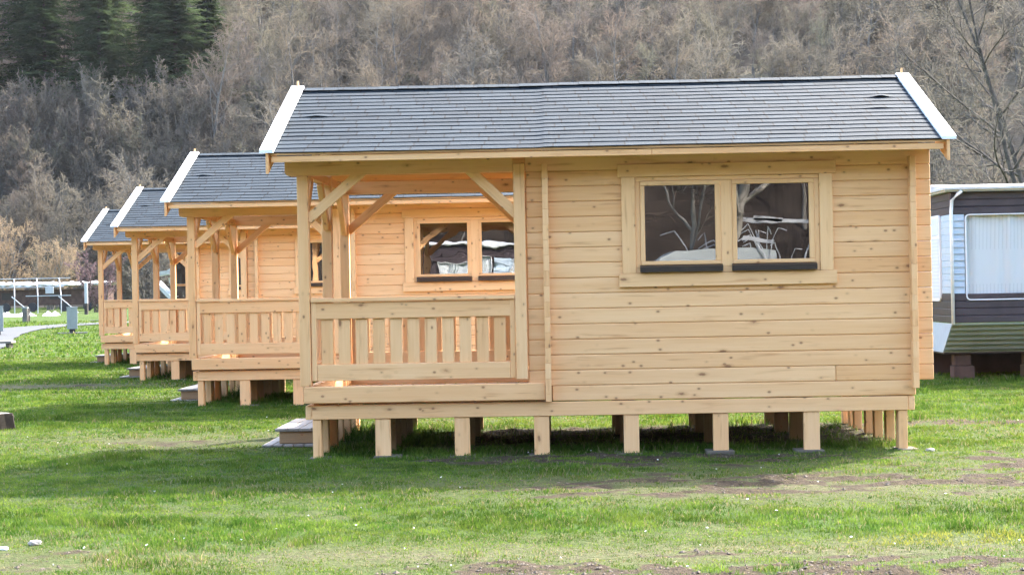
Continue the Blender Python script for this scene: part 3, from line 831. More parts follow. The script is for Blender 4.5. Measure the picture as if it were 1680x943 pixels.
def bark_mat(name, a, b, c=None):
    k = NT(name); p = k.n('TexCoord').outputs['Object']; n = k.noise(p, 3.0, 5, 0.65)
    col = k.mix(k.ramp(n, [(0.35, (0, 0, 0)), (0.65, (1, 1, 1))]), a, b)
    if c: col = k.mix(k.math('MULTIPLY', k.n('ObjectInfo').outputs['Random'], 0.9), col, c)
    return k.base(k.dim(col, 0.74), 0.9, 0.1)
def twig_mat(name, cols):                  # one kind of wood, each tree its own tint
    k = NT(name); r = k.n('ObjectInfo').outputs['Random']
    st = [((i+0.0)/max(1, len(cols)-1), c) for i, c in enumerate(cols)]
    p = k.n('NewGeometry').outputs['Position']; n = k.noise(p, 0.9, 3, 0.6)
    c = k.mix(k.math('MULTIPLY_ADD', n, 0.5, -0.05), k.ramp(r, st), (0.15, 0.138, 0.112))
    c = k.dim(c, 0.72)
    df = k.n('BsdfDiffuse'); tl = k.n('BsdfTranslucent'); mx = k.n('MixShader'); mx.inputs[0].default_value = 0.40
    k.l(c, df.inputs[0]); k.l(c, tl.inputs[0]); k.l(df.outputs[0], mx.inputs[1]); k.l(tl.outputs[0], mx.inputs[2]); k.l(mx.outputs[0], k.out.inputs['Surface'])
    return k.m
BARK = bark_mat('forest bark', (0.09, 0.08, 0.07), (0.20, 0.185, 0.165), (0.24, 0.22, 0.19))
TWIG = twig_mat('forest twigs', [(0.205, 0.185, 0.145), (0.24, 0.19, 0.145), (0.195, 0.195, 0.135), (0.245, 0.185, 0.145), (0.175, 0.165, 0.15), (0.265, 0.22, 0.165), (0.21, 0.195, 0.16)])
BARK_DK = bark_mat('dark bark', (0.055, 0.045, 0.038), (0.14, 0.12, 0.10))
TWIG_DK = twig_mat('near twigs', [(0.13, 0.12, 0.10), (0.17, 0.155, 0.13)])

PF = dict(seg=[7, 4, 3, 1], wob=[.10, .22, .3, .3], up=[.06, .10, .05, .02], tube=1, max=3, kids=[16, 9, 10], len=[.42, .52, .60], ang=[(30, 65), (25, 60), (20, 75)], tw=.040)
PF['from'] = [.22, .2, .1]
def forest_kind(seed, h):
    t = Tree(seed); P = dict(PF)
    P['from'] = [random.Random(seed).choice((.15, .3, .42)), .2, .1]
    t.branch(Vector((0, 0, -.3)), Vector((random.Random(seed).uniform(-.06, .06), 0, 1)).normalized(), h, h*0.014, 0, P)
    if seed % 3 == 0: t.branch(Vector((0.2, 0.1, -.3)), Vector((.22, .1, 1)).normalized(), h*.85, h*0.011, 0, P)
    tv, tf, wv, wf = t.arrays()
    me = raw_mesh('bare_tree_kind', np.concatenate([tv, wv]), [tf, wf+len(tv)], [BARK, TWIG], None, np.concatenate([np.zeros(len(tf)), np.ones(len(wf))]))
    return bpy.data.objects.new('bare_tree_kind', me)
def bush_kind(seed, h):
    t = Tree(seed); R = random.Random(seed)
    P = dict(PF); P['from'] = [.1, .1, .1]; P['kids'] = [8, 7, 6]; P['len'] = [.5, .5, .5]; P['tw'] = .040
    for i in range(6): t.branch(Vector((R.uniform(-.5, .5), R.uniform(-.5, .5), -.1)), Vector((R.uniform(-.6, .6), R.uniform(-.6, .6), 1)).normalized(), h*R.uniform(.7, 1), .04, 0, P)
    tv, tf, wv, wf = t.arrays()
    me = raw_mesh('bare_bush_kind', np.concatenate([tv, wv]), [tf, wf+len(tv)], [BARK, TWIG], None, np.concatenate([np.zeros(len(tf)), np.ones(len(wf))]))
    return bpy.data.objects.new('bare_bush_kind', me)

def instance_on(name, pts, kinds, smin, smax, label, cat):
    coll = bpy.data.collections.new(name+' kinds')
    for k in kinds: coll.objects.link(k)
    me = bpy.data.meshes.new(name); me.from_pydata([tuple(p) for p in pts], [], [])
    o = bpy.data.objects.new(name, me); COL.objects.link(o)
    ng = bpy.data.node_groups.new(name, 'GeometryNodeTree')
    ng.interface.new_socket('Geometry', in_out='INPUT', socket_type='NodeSocketGeometry'); ng.interface.new_socket('Geometry', in_out='OUTPUT', socket_type='NodeSocketGeometry')
    N = ng.nodes.new; gi, go = N('NodeGroupInput'), N('NodeGroupOutput')
    ip = N('GeometryNodeInstanceOnPoints'); ci = N('GeometryNodeCollectionInfo'); ci.inputs['Collection'].default_value = coll
    ci.inputs['Separate Children'].default_value = True; ci.inputs['Reset Children'].default_value = True
    ip.inputs['Pick Instance'].default_value = True
    ri = N('FunctionNodeRandomValue'); ri.data_type = 'INT'; ri.inputs[4].default_value = 0; ri.inputs[5].default_value = len(kinds)-1
    rr = N('FunctionNodeRandomValue'); rr.data_type = 'FLOAT_VECTOR'; rr.inputs[0].default_value = (-.05, -.05, 0); rr.inputs[1].default_value = (.05, .05, 6.28)
    rs = N('FunctionNodeRandomValue'); rs.data_type = 'FLOAT'; rs.inputs[2].default_value = smin; rs.inputs[3].default_value = smax
    L = ng.links.new
    L(gi.outputs[0], ip.inputs['Points']); L(ci.outputs[0], ip.inputs['Instance']); L(ri.outputs[2], ip.inputs['Instance Index'])
    L(rr.outputs[0], ip.inputs['Rotation']); L(rs.outputs[1], ip.inputs['Scale']); L(ip.outputs[0], go.inputs[0])
    md = o.modifiers.new('scatter', 'NODES'); md.node_group = ng
    return tag(o, label, cat, kind='stuff')

def in_conifers(x, y): return -84 < x < -32.5 and 150 < y < 184
pts = []
for gy in np.arange(HILL0+1, 250, 3.9):
    for gx in np.arange(-92, 92, 3.9):
        x, y = gx+random.uniform(-2, 2), gy+random.uniform(-2, 2)
        if abs(x) > 0.37*y+14 or in_conifers(x, y): continue
        if -60 < x < -38 and y < 160 and random.random() < 0.75: continue
        if random.random() < 0.06: continue
        pts.append((x, y, float(terrain(x, y))))
for i in range(420):                       # wooded slope on the near side of the valley, mirrored in the panes
    x, y = random.uniform(-70, 90), random.uniform(-150, -52); pts.append((x, y, float(terrain(x, y))))
kinds = [forest_kind(100+i, random.Random(i).uniform(8.5, 13)) for i in range(9)]
instance_on('woodland', pts, kinds, 0.62, 1.05, 'leafless grey brown wood covering the whole hillside', 'wood')
bp = []
for i in range(420):
    y = random.uniform(HILL0-6, 225); x = random.uniform(-.38, .38)*y
    if in_conifers(x, y) and y > 172: continue
    if -60 < x < -38 and y < 158 and random.random() < .8: continue
    bp.append((x, y, float(terrain(x, y))))
instance_on('undergrowth', bp, [bush_kind(300+i, 3.6) for i in range(4)], 0.6, 1.5, 'tangled bare scrub between the trees of the hillside', 'scrub')

tp = []
for i in range(230):
    y = random.uniform(146, 168); x = random.uniform(-86, -33)
    if x > -0.40*y-12: tp.append((x, y, float(terrain(x, y))))
for i in range(70):
    y = random.uniform(HILL0-4, 150); x = random.uniform(-62, 60)
    if not -60 < x < -44: tp.append((x, y, float(terrain(x, y))))
instance_on('thicket', tp, [bush_kind(330+i, 5.0) for i in range(5)], 0.75, 1.35, 'rounded leafless thicket on the slope below the conifers', 'thicket')

# single trees one can tell apart
def lone_tree(name, seed, loc, h, P, bark, twig, label, cat, group=None, lean=(0, 0), stems=1, r=None):
    root = empty(name, (loc[0], loc[1], float(terrain(*loc)))); t = Tree(seed); R = random.Random(seed)
    for i in range(stems):
        d = Vector((lean[0]+(R.uniform(-.35, .35) if stems > 1 else 0), lean[1]+(R.uniform(-.35, .35) if stems > 1 else 0), 1)).normalized()
        t.branch(Vector((R.uniform(-.2, .2)*(stems > 1), 0, -.2)), d, h*R.uniform(.85, 1), r or h*.014, 0, P)
    tv, tf, wv, wf = t.arrays()
    a = bpy.data.objects.new('trunk', raw_mesh('trunk', tv, [tf], [bark])); b = bpy.data.objects.new('crown', raw_mesh('crown', wv, [wf], [twig]))
    for q in (a, b): COL.objects.link(q); q.parent = root
    return tag(root, label, cat, group)
PN = dict(seg=[9, 7, 5, 3, 2], wob=[.10, .18, .24, .3, .3], up=[.05, .07, .04, .02, 0], tube=2, max=4, kids=[13, 8, 6, 5], len=[.55, .5, .5, .5], ang=[(35, 70), (25, 60), (25, 65), (20, 60)], tw=.026)
PN['from'] = [.15, .15, .1, .1]
for (sd_, x, y, h, ln, lab) in ((11, 18.2, 62, 15, (-.16, 0), 'spreading bare tree behind the caravan, its dark boughs reaching left over the caravan roof'),
                               (12, 16.4, 71, 10, (-.05, 0), 'slim bare tree rising behind the gap between the cabin gable and the caravan'),
                               (13, 22.6, 76, 18, (-.18, 0), 'tallest bare tree at the right edge, dark forked trunk in front of the woods')):
    lone_tree('bare_tree', sd_, (x, y), h, PN, BARK_DK, TWIG_DK, lab, 'tree', None, ln, 1, h*.0085)

PINKY = twig_mat('tan twigs', [(0.46, 0.33, 0.20), (0.42, 0.32, 0.21)]); PURPLE = twig_mat('purple twigs', [(0.21, 0.135, 0.15), (0.25, 0.16, 0.17)])
PB = dict(seg=[5, 4, 3, 2], wob=[.15, .22, .3, .3], up=[.05, .05, .03, .02], tube=1, max=3, kids=[11, 8, 6], len=[.5, .5, .5], ang=[(20, 55), (25, 60), (20, 70)], tw=.03); PB['from'] = [.1, .15, .1]
lone_tree('bare_shrub', 21, (-43.5, 131), 7.0, PB, BARK, PINKY, 'big tan leafless shrub behind the white frame at the left edge', 'shrub', None, (0, 0), 9)
lone_tree('bare_shrub', 22, (-38.8, 128), 5.2, PB, BARK, PINKY, 'smaller tan leafless shrub just right of the big tan one', 'shrub', None, (0, 0), 7)
lone_tree('bare_tree', 23, (-30.2, 110), 4.0, PB, BARK_DK, PURPLE, 'small round tree with purple twigs seen through the farthest porch', 'tree', None, (0, 0), 4)
lone_tree('bare_tree', 24, (-23.6, 98), 4.0, PB, BARK_DK, TWIG_DK, 'small bare grey tree seen through the third porch beside the slide', 'tree', None, (0, 0), 2)

# conifers, high up on the left
NEEDLE = leaf_mat('spruce needles', None, ((0.014, 0.034, 0.018), (0.095, 0.130, 0.052), 0.6, (0.075, 0.105, 0.050)), 0.45)
def conifer(seed, h):
    R = random.Random(seed); root = empty('conifer'); t = MB(); t.tube([(0, 0, -.5), (0.03, 0, h*.5), (0, 0, h)], [h*.013, h*.008, .02], 6)
    t.build('trunk', BARK_DK, root); v = []
    z = h*.05
    while z < h-.2:
        f = 1-z/h; n = R.randint(6, 9); a0 = R.uniform(0, 6.28)
        for i in range(n):
            a = a0+6.28*i/n+R.uniform(-.3, .3); L = (0.25+h*.20*f**0.85)*R.choice((.5, .75, .9, 1.0, 1.1, 1.35))*R.uniform(.85, 1.15); ds = R.uniform(.1, .6)
            ca, sa = math.cos(a), math.sin(a); k = max(5, int(L*7))
            for j in range(k):
                s = (j+R.random())/k*L; zz = z-ds*s*.55+0.10*s*s/max(L, .1); wd = (0.34+0.46*(1-s/L))*R.uniform(.6, 1.3)
                c = Vector((ca*s, sa*s, zz))
                for side in (-1, 1):
                    ax = Vector((-sa*side+ca*.6, ca*side+sa*.6, R.uniform(-.7, .1))).normalized(); tip = c+ax*wd*R.uniform(.8, 1.5)
                    q = Vector((ca*.5, sa*.5, R.uniform(-.4, .2)))*wd*.6; v += [c-q*.4, c+q*.4, tip+q*.25, tip-q*.2]
        z += R.uniform(.22, .38)*(0.7+.6*f)
    v = np.array([tuple(p) for p in v], np.float32); f = np.arange(len(v), dtype=np.int32).reshape(-1, 4)
    b = bpy.data.objects.new('crown', raw_mesh('crown', v, [f], [NEEDLE])); COL.objects.link(b); b.parent = root
    return root
cons = [conifer(41, 19), conifer(42, 17), conifer(43, 21)]
spots = [(-68.5, 176, 1.0, ''), (-64.0, 182, 1.1, ''), (-60.6, 172, .85, ''), (-56.0, 180, 1.12, ''), (-52.8, 174, .95, ''), (-48.6, 181, 1.1, ''), (-46.2, 171, .8, ''), (-41.8, 178, 1.05, ''), (-38.6, 172, .9, ''), (-36.4, 177, .85, '')]
ordn = ['leftmost dark conifer on the slope, cut by the picture edge', 'second dark conifer from the left on the slope', 'third conifer from the left, set back in the dark stand', 'fourth conifer from the left in the dark stand', 'fifth conifer from the left, tall and set back', 'sixth conifer from the left, low boughs over the bare shrubs', 'fourth conifer from the right end of the dark stand', 'third conifer from the right end of the dark stand', 'second conifer from the right end, next to the bare woods', 'rightmost conifer of the stand, shorter than its neighbours']
for i, (x, y, s, _) in enumerate(spots):
    c = cons[i] if i < 3 else copy_tree(cons[i % 3])
    c.location = (x, y, float(terrain(x, y))); c.scale = (s*1.30, s*1.30, s); c.rotation_euler = (0, 0, i*1.7); tag(c, ordn[i], 'conifer', 'conifers on the upper left slope')

# ------------------------------------------------------------------ old caravan on the right
DKBR = plain('dark brown cladding', (0.050, 0.036, 0.040), 0.5, 0.5, 0.25, 5); PALEB = plain('pale blue siding', (0.42, 0.50, 0.56), 0.5, 0.4, 0.06)
GREENG = plain('grey green corrugated sheet', (0.30, 0.35, 0.33), 0.4, 0.5, 0.15, 3); ROOFW = plain('dirty white roof edge', (0.48, 0.48, 0.46), 0.6, 0.3, 0.15, 5)
def curtain_mat():
    k = NT('net curtain'); g = k.attr('gc').outputs['Vector']; s = k.n('SeparateXYZ'); k.l(g, s.inputs[0])
    st = k.math('FRACT', k.math('MULTIPLY', s.outputs[0], 17.0)); band = k.math('LESS_THAN', st, 0.30)
    top = k.math('GREATER_THAN', s.outputs[2], 0.60); low = k.math('LESS_THAN', s.outputs[2], 0.20); zone = k.math('MAXIMUM', top, low)
    c = k.mix(k.math('MULTIPLY', k.math('MULTIPLY', band, zone), 0.3), (0.62, 0.65, 0.65), (0.40, 0.43, 0.43))
    df = k.n('BsdfDiffuse'); tl = k.n('BsdfTranslucent'); mx = k.n('MixShader'); mx.inputs[0].default_value = .05
    k.l(c, df.inputs[0]); k.l(c, tl.inputs[0]); k.l(df.outputs[0], mx.inputs[1]); k.l(tl.outputs[0], mx.inputs[2]); k.l(mx.outputs[0], k.out.inputs['Surface']); return k.m
CURT = curtain_mat()
DRAPE_G = plain('grey white drape', (0.44, 0.475, 0.475), 0.9, 0.1, 0.08, 5)
def rrect(a0, a1, b0, b1, r, n=5):
    out = []
    for (cx, cy, s) in ((a1-r, b1-r, 0), (a0+r, b1-r, 90), (a0+r, b0+r, 180), (a1-r, b0+r, 270)):
        for i in range(n+1): t = math.radians(s+90*i/n); out.append((cx+r*math.cos(t), cy+r*math.sin(t)))
    return out
def make_caravan(loc, rz, length=7.5):
    """corner at the origin; long side along +x at y = 0, end face along +y at x = 0; stands 0.42 m up on blocks"""
    r = empty('caravan', loc, rz); Wd = 2.4
    m = MB(); m.box(0.02, length, 0.10, Wd, 0.92, 3.0, 0.01)
    b = m.build('body', DKBR, r)
    m = MB()                               # lower cladding, boards
    for i in range(4): m.box(0.0, length, 0.0, 0.028, .925+i*.117, 1.037+i*.117, 0.008, axis=0)
    for i in range(3): m.box(0.0, length, 0.0, 0.028, 2.665+i*.117, 2.777+i*.117, 0.008, axis=0)
    for i in range(4): m.box(-0.01, 0.018, 0.03, Wd, .925+i*.117, 1.037+i*.117, 0.008, axis=1)
    for i in range(3): m.box(-0.01, 0.018, 0.03, Wd, 2.665+i*.117, 2.777+i*.117, 0.008, axis=1)
    m.build('dark_cladding', DKBR, b)
    for (a, c) in ((0.0, 0.215), (1.97, 2.6)):        # pale lapped siding beside the windows
        m = MB()
        for i in range(12):
            z = 1.395+i*.1055; m.prism([(-0.004, z), (0.028, z), (0.028, z+.104), (0.014, z+.104)], 0, a, c)
        m.build('pale_siding', PALEB, b)
    for (a, c) in ((0.03, 0.62), (1.65, Wd)):
        m = MB()
        for i in range(12): z = 1.395+i*.1055; m.box(-0.012, 0.018, a, c, z, z+.104, 0.006, axis=1)
        m.build('pale_siding', PALEB, b)
    wins = ((0.225, 1.96),) if length < 5 else ((0.225, 1.96), (2.7, 4.4), (5.0, 6.6))
    for (a, c) in wins:
        m = MB(); o = rrect(a, c, 1.285, 2.66, .07); i_ = rrect(a+.016, c-.016, 1.301, 2.644, .058); n = len(o)
        vs = [(p[0], -0.022, p[1]) for p in o]+[(p[0], -0.022, p[1]) for p in i_]+[(p[0], 0.03, p[1]) for p in o]+[(p[0], 0.03, p[1]) for p in i_]
        fs = []
        for q in range(n):
            q2 = (q+1) % n; fs += [(q, q2, n+q2, n+q), (q, 2*n+q, 2*n+q2, q2), (n+q, n+q2, 3*n+q2, 3*n+q)]
        m.add(vs, fs); f = m.build('window', WHITE, b)
        g = MB(); g.prism([(p[1], p[0]) for p in []] or [(-0.006, 1.30), (0.0, 1.30), (0.0, 2.64), (-0.006, 2.64)], 0, a+.02, c-.02); g.build('pane', GLASS_THIN, f)
        # two net curtains, gathered
        nx, nz = 160, 12; vs = []; gs = []; fs = []
        for iz in range(nz+1):
            for ix in range(nx+1):
                u, v = ix/nx, iz/nz; wv = math.sin(u*40+1.2*math.sin(u*17))*0.016+math.sin(u*23+v*1.5)*0.010
                dr = 0.0
                vs.append((a+.02+(c-a-.04)*u, 0.062+wv*.8, 1.27+1.37*v)); gs.append((u*(c-a)+0.25*math.sin(u*6+v*2)*.1, 0, v))
        for iz in range(nz):
            for ix in range(nx): q = iz*(nx+1)+ix; fs.append((q, q+1, q+nx+2, q+nx+1))
        cu = MB(); cu.add(vs, fs, gs); cu.build('curtain', CURT, f, smooth=True, fix=False)
        # a side drape pulled across, hanging in deep folds
        vs = []; gs = []; fs = []; nx = 60
        for iz in range(nz+1):
            v = iz/nz; c0 = a+(c-a)*(.60-.05*v*(1-v)*4+.22*(1-v)*(1 if v < .9 else 1)); c1 = a+(c-a)*(.72+.25*(1-v)**1.4)
            for ix in range(nx+1):
                u = ix/nx; vs.append((min(c0+(c1-c0)*u, c-.03), 0.020+0.014*math.sin(u*19), 1.27+1.37*v)); gs.append((u*.4, 0, .4))
        for iz in range(nz):
            for ix in range(nx): q = iz*(nx+1)+ix; fs.append((q, q+1, q+nx+2, q+nx+1))
        cu = MB(); cu.add(vs, fs, gs); cu.build('drape', DRAPE_G, f, smooth=True, fix=False)
    m = MB(); o = rrect(0.66, 1.62, 1.27, 2.68, .10); n = len(o)
    m.add([(-0.035, p[0], p[1]) for p in o]+[(0.0, p[0], p[1]) for p in o], [tuple(range(n))]+[(q, (q+1) % n, n+(q+1) % n, n+q) for q in range(n)]); f = m.build('window', WHITE, b)
    m = MB(); m.box(-0.042, -0.036, .71, 1.57, 1.32, 2.30, .002); m.box(-0.042, -0.036, .71, 1.57, 2.35, 2.63, .002); m.build('curtain', CURT, f)
    # tucked under skirt of corrugated sheet
    vs, fs = [], []; nn = 60
    for i in range(nn+1):
        t = i/nn; y = 0.02+.66*t; z = .918-.49*t; h = 0.018*math.sin(t*2*math.pi*6)
        for x in (0.012, length): vs.append((x, y-.6*h, z-.8*h))
    for i in range(nn): fs.append((2*i, 2*i+1, 2*i+3, 2*i+2))
    m = MB(); m.add(vs, fs); m.build('skirt', GREENG, r, smooth=True, fix=False)
    m = MB(); m.prism([(.03, .915), (Wd, .915), (Wd, .43), (.70, .43)], 0, 0.0, .02); m.build('end_panel', PALEB, r)
    m = MB(); m.box(0.02, length, .70, Wd, .40, .43, .004); m.build('floor_pan', DKBR, r)
    m = MB(); m.box(0.02, length, Wd-.05, Wd-.02, -.05, .40, .004); m.box(length-.05, length-.02, .75, Wd-.06, -.05, .40, .004); m.build('rear_apron', DKBR, r)
    # roof, white edge strip, downpipe
    m = MB(); m.prism([(-.10, 3.02), (Wd+.1, 3.02), (Wd+.1, 3.07), (Wd*.5, 3.20), (-.10, 3.09)], 0, -.10, length+.1); rf = m.build('roof', ROOFW, r)
    m = MB(); m.box(-.12, length+.12, -.135, -.102, 3.045, 3.09, .006); m.box(-.135, -.102, -.10, Wd+.1, 3.045, 3.09, .006); m.build('roof_edge', ROOFW, rf)
    m = MB(); m.tube([(.16, -.11, 3.03), (.10, -.08, 2.98), (.015, -.045, 2.88), (.0, -.045, 2.7), (.0, -.045, .90)], [.028]*5, 8); m.build('downpipe', WHITE, r, smooth=True)
    for i, x in enumerate((.35, 1.5, 3.2, 5.0, 6.8)):
        if x > length: break
        m = MB(); m.box(x-.17, x+.17, .72, 1.0, -.02, .20, .01); m.box(x-.15, x+.12, .75, .98, .203, .395, .01); m.build('support_block', RUST if i % 2 == 0 else CONCRETE, r)
    for x in (2.6, 4.6):
        if x > length: break
        w = MB(); w.tube([(x, .62, .30), (x, .82, .30)], [.30, .30], 24); wl = w.build('wheel', BLACKP, r)
        h = MB(); h.tube([(x, .60, .30), (x, .625, .30)], [.14, .16], 16); h.build('hub', STEEL, wl)
    return r
cv = make_caravan((6.36, 27.0, 0), 0)
tag(cv, 'old brown and pale blue caravan with net curtains at the right edge', 'caravan', 'old caravans')
def bent_frame():
    r = empty('pole_frame', (0, 0, 0)); R = random.Random(5)
    for i in range(20):
        x0 = R.uniform(3.6, 5.4); x1 = x0+R.uniform(-1.6, 1.6); h = R.uniform(2.25, 2.75); y = R.uniform(-3.6, -2.6); b = R.uniform(.2, .9)
        m = MB(); m.tube([(x0+(x1-x0)*t/10, y, h*min(1, (t/10)*1.25)+b*math.sin(math.pi*t/10)*.35) for t in range(11)], [.013]*11, 6); m.build('pole', PIPEW, r)
    for (xa, xb, z) in ((3.9, 5.3, 2.98), (4.2, 4.7, 3.02), (3.9, 4.6, 2.55)):
        m = MB(); m.bar((xa, -2.9, z), (xb, -2.9, z-.05), .05, .09); m.build('bar', PIPEW, r)
    return tag(r, 'tangle of white bent poles mirrored in the right pane of the nearest cabin', 'frame')
bent_frame()
VANW = plain('silver grey van paint', (0.34, 0.37, 0.37), 0.3, 0.5, 0.1, 2)
def camper():
    r = empty('camper_van', (1.2, -4.6, 0)); prof = [(0, .35), (0, 1.25), (.35, 1.45), (.85, 2.05), (1.3, 2.30), (2.6, 2.38), (3.4, 2.30), (3.5, 1.4), (3.5, .35)]
    m = MB(); m.prism([(z, x) for (x, z) in prof], 1, 0, 1.9); m.build('body', VANW, r)
    for xa, xb in ((.95, 1.7), (1.85, 2.55), (2.7, 3.3)):
        m = MB(); m.box(xa, xb, 1.905, 1.915, 1.55, 2.05, .002); m.build('window', DARKSILL, r)
    for x in (.7, 2.8):
        m = MB(); m.tube([(x, 1.75, .33), (x, 1.94, .33)], [.33, .33], 20); m.build('wheel', BLACKP, r)
    return tag(r, 'silver grey van whose roof is mirrored along the foot of the left pane', 'van')
camper()
cv3 = copy_tree(cv); cv3.location = (0.55, -7.5, 0); cv3.rotation_euler = (0, 0, math.pi*1.04)
tag(cv3, 'caravan mirrored in the panes of the second cabin', 'caravan', 'old caravans')
PT = dict(PN); PT['kids'] = [9, 6, 5, 4]; PT['from'] = [.35, .15, .1, .1]
PALEBARK = bark_mat('pale bark', (0.24, 0.22, 0.185), (0.40, 0.37, 0.32))
lone_tree('bare_tree', 31, (3.3, -3.0), 9, PT, PALEBARK, TWIG, 'pale barked tree mirrored in the left pane of the nearest cabin', 'tree', None, (.05, 0), 1, .17)
lone_tree('bare_tree', 32, (2.75, -4.2), 8, PT, PALEBARK, TWIG, 'thin pale tree mirrored beside the pale barked one', 'tree', None, (-.06, 0), 1, .08)
lone_tree('bare_tree', 33, (6.9, -1.5), 9, PT, BARK, TWIG, 'brown tree mirrored in the right pane of the nearest cabin', 'tree', None, (.02, 0), 1, .22)

# ------------------------------------------------------------------ far left: frame, hut, posts, slide
def at_ground(x, y): return (x, y, float(terrain(x, y)))
def frame_shelter():
    x0, y0 = -40.5, 110.0; r = empty('tent_frame', at_ground(x0, y0)); zz = lambda z: z
    R_ = .032
    def pole(nm, *p):
        m = MB(); m.tube(list(p), [R_]*len(p), 6); return m.build(nm, PIPEW, r)
    L = 8.6; W = 4.0
    # ridge at the back, eave at the front, legs leaning out
    pole('ridge_pole', (-.5, W, 2.35), (L-1.2, W, 2.35)); pole('purlin', (-.5, W*.45, 1.75), (L-1.0, W*.45, 1.75)); pole('eave_pole', (5.6, 0, 1.15), (L, 0, 1.15)); pole('eave_pole', (-.5, 0, 1.05), (3.2, 0, 1.05))
    for i in range(6):
        x = .2+i*1.55; pole('rafter', (x-1.3, W, 2.35), (x, 0, 1.15))
        pole('leg', (x, 0, 1.15), (x+.02, -.1, -.05))
        if i % 2: pole('strut', (x-.2, 0.02, 1.12), (x+1.25, -.25, -.05))
    m = MB(); m.box(6.6, 7.15, 1.0, 1.06, 1.3, 1.75, .01); m.build('side_panel', PIPEW, r)
    return tag(r, 'white tubular tent frame without its cover by the path', 'frame')
frame_shelter()
def hut():
    r = empty('trailer_hut', at_ground(-40.0, 116.5))
    m = MB(); m.box(0, 8.6, 0.4, 2.4, .45, 1.55, .02); m.build('body', RUST, r)
    m = MB()
    vs = []; fs = []; n = 40
    for i in range(n+1):
        for (yy, zz) in ((-.3, 1.80), (-.3, 1.90), (1.2, 2.08), (2.7, 1.8)): vs.append((-.3+9.3*i/n, yy+random.uniform(-.08, .08), zz+random.uniform(-.07, .07)))
    for i in range(n):
        for j in range(3): a = i*4+j; fs.append((a, a+4, a+5, a+1))
    m.add(vs, fs); m.build('roof_sheet', ROOFW, r, fix=False)
    for x in (1.5, 3.4, 5.6, 7.3):
        m = MB(); m.tube([(x, .28, .32), (x, .48, .32)], [.32, .32], 16); m.build('wheel', BLACKP, r)
    for x in (1.2, 4.6):
        m = MB(); m.box(x, x+.8, .37, .398, .85, 1.35, .01); m.build('window', DARKSILL, r)
    for x in (-.2, 8.75):
        m = MB(); m.box(x, x+.1, -.2, -.1, -.1, 1.85, .01); m.build('post', BARK, r)
    return tag(r, 'long low rust red trailer hut under a white sheet, behind the tent frame', 'hut')
hut()
def heap(x, y, L, lab):
    vs, fs = [], []; nx, ny = 36, 10; z0 = float(terrain(x, y)); hts = np.random.default_rng(int(L*10)).random((nx+1, ny+1))
    for i in range(nx+1):
        for j in range(ny+1):
            u, v = i/nx, j/ny; e = math.sin(math.pi*u)**.5*math.sin(math.pi*v)
            vs.append((x+L*u, y+1.2*v+.2*math.sin(u*7), z0-.02+e*(.10+.34*hts[i, j]*(0.6+.4*math.sin(u*9)))))
    for i in range(nx):
        for j in range(ny): a = i*(ny+1)+j; fs.append((a, a+ny+1, a+ny+2, a+1))
    m = MB(); m.add(vs, fs); return tag(m.build('tarpaulin', WHITE, fix=False), lab, 'tarpaulin', 'white sheets on the grass')
heap(-34.6, 102, 2.6, 'longer crumpled white plastic sheet lying on the grass in front of the tent frame')
heap(-31.6, 102.5, .9, 'short crumpled white plastic sheet at the right foot of the tent frame')

def hookup(x, y, h, lab, w=.26, d=.34):
    r = empty('hookup_post', at_ground(x, y), .35)
    m = MB(); m.box(-w/2, w/2, -d/2, d/2, .18, h, .012); b = m.build('cabinet', GREYBOX, r)
    m = MB(); m.box(-w/2-.015, w/2+.015, -d/2-.015, d/2+.015, h+.001, h+.03, .006); m.build('lid', GREYBOX, b)
    m = MB(); m.box(w/2+.001, w/2+.012, -d/2+.05, d/2-.05, .45, h-.12, .003); m.build('door', GREYBOX, b)
    m = MB(); m.box(-w*.28, w*.28, -d*.28, d*.28, -.05, .179, .006); m.build('pedestal', BLACKP, r)
    m = MB(); m.box(-.62, .62, -.5, .5, -.03, .035, .02); m.build('base_slab', BLACKP, r)
    return tag(r, lab, 'power post', 'grey electric hook-up posts')
hookup(-20.7, 71.5, 1.10, 'grey electric hook-up cabinet on a black pad beside the path, near the farthest cabin', .42)
hookup(-23.45, 70.0, 1.22, 'grey electric hook-up cabinet cut by the left edge of the picture', .5)
hookup(-24.4, 90.0, .75, 'small far hook-up post on the bright grass across the path', .2, .2)
def bollard():
    r = empty('bollard', at_ground(-28.6, 90))
    m = MB(); m.box(-.13, .13, -.13, .13, -.05, .72, .02); m.build('post', BARK, r)
    m = MB(); m.prism([(-.15, -.15), (.15, -.15), (.15, .15), (-.15, .15)], 2, .722, .80); m.build('cap', GREYBOX, r)
    m = MB(); m.box(.18, .25, -.05, .05, -.05, .7, .01); m.build('stake', BARK_DK, r)
    return tag(r, 'short dark wooden bollard with grey cap across the path', 'bollard')
bollard()
def fence_post():
    r = empty('fence_post', at_ground(-29.2, 104)); m = MB(); m.box(-.09, .09, -.09, .09, -.05, 2.0, .015); m.build('shaft', PIPEW, r); m = MB(); m.box(-.1, .1, -.1, .1, -.04, .7, .015); m.build('dark_foot', BARK_DK, r)
    return tag(r, 'pale upright post with a dark foot right of the tent frame', 'post')
fence_post()
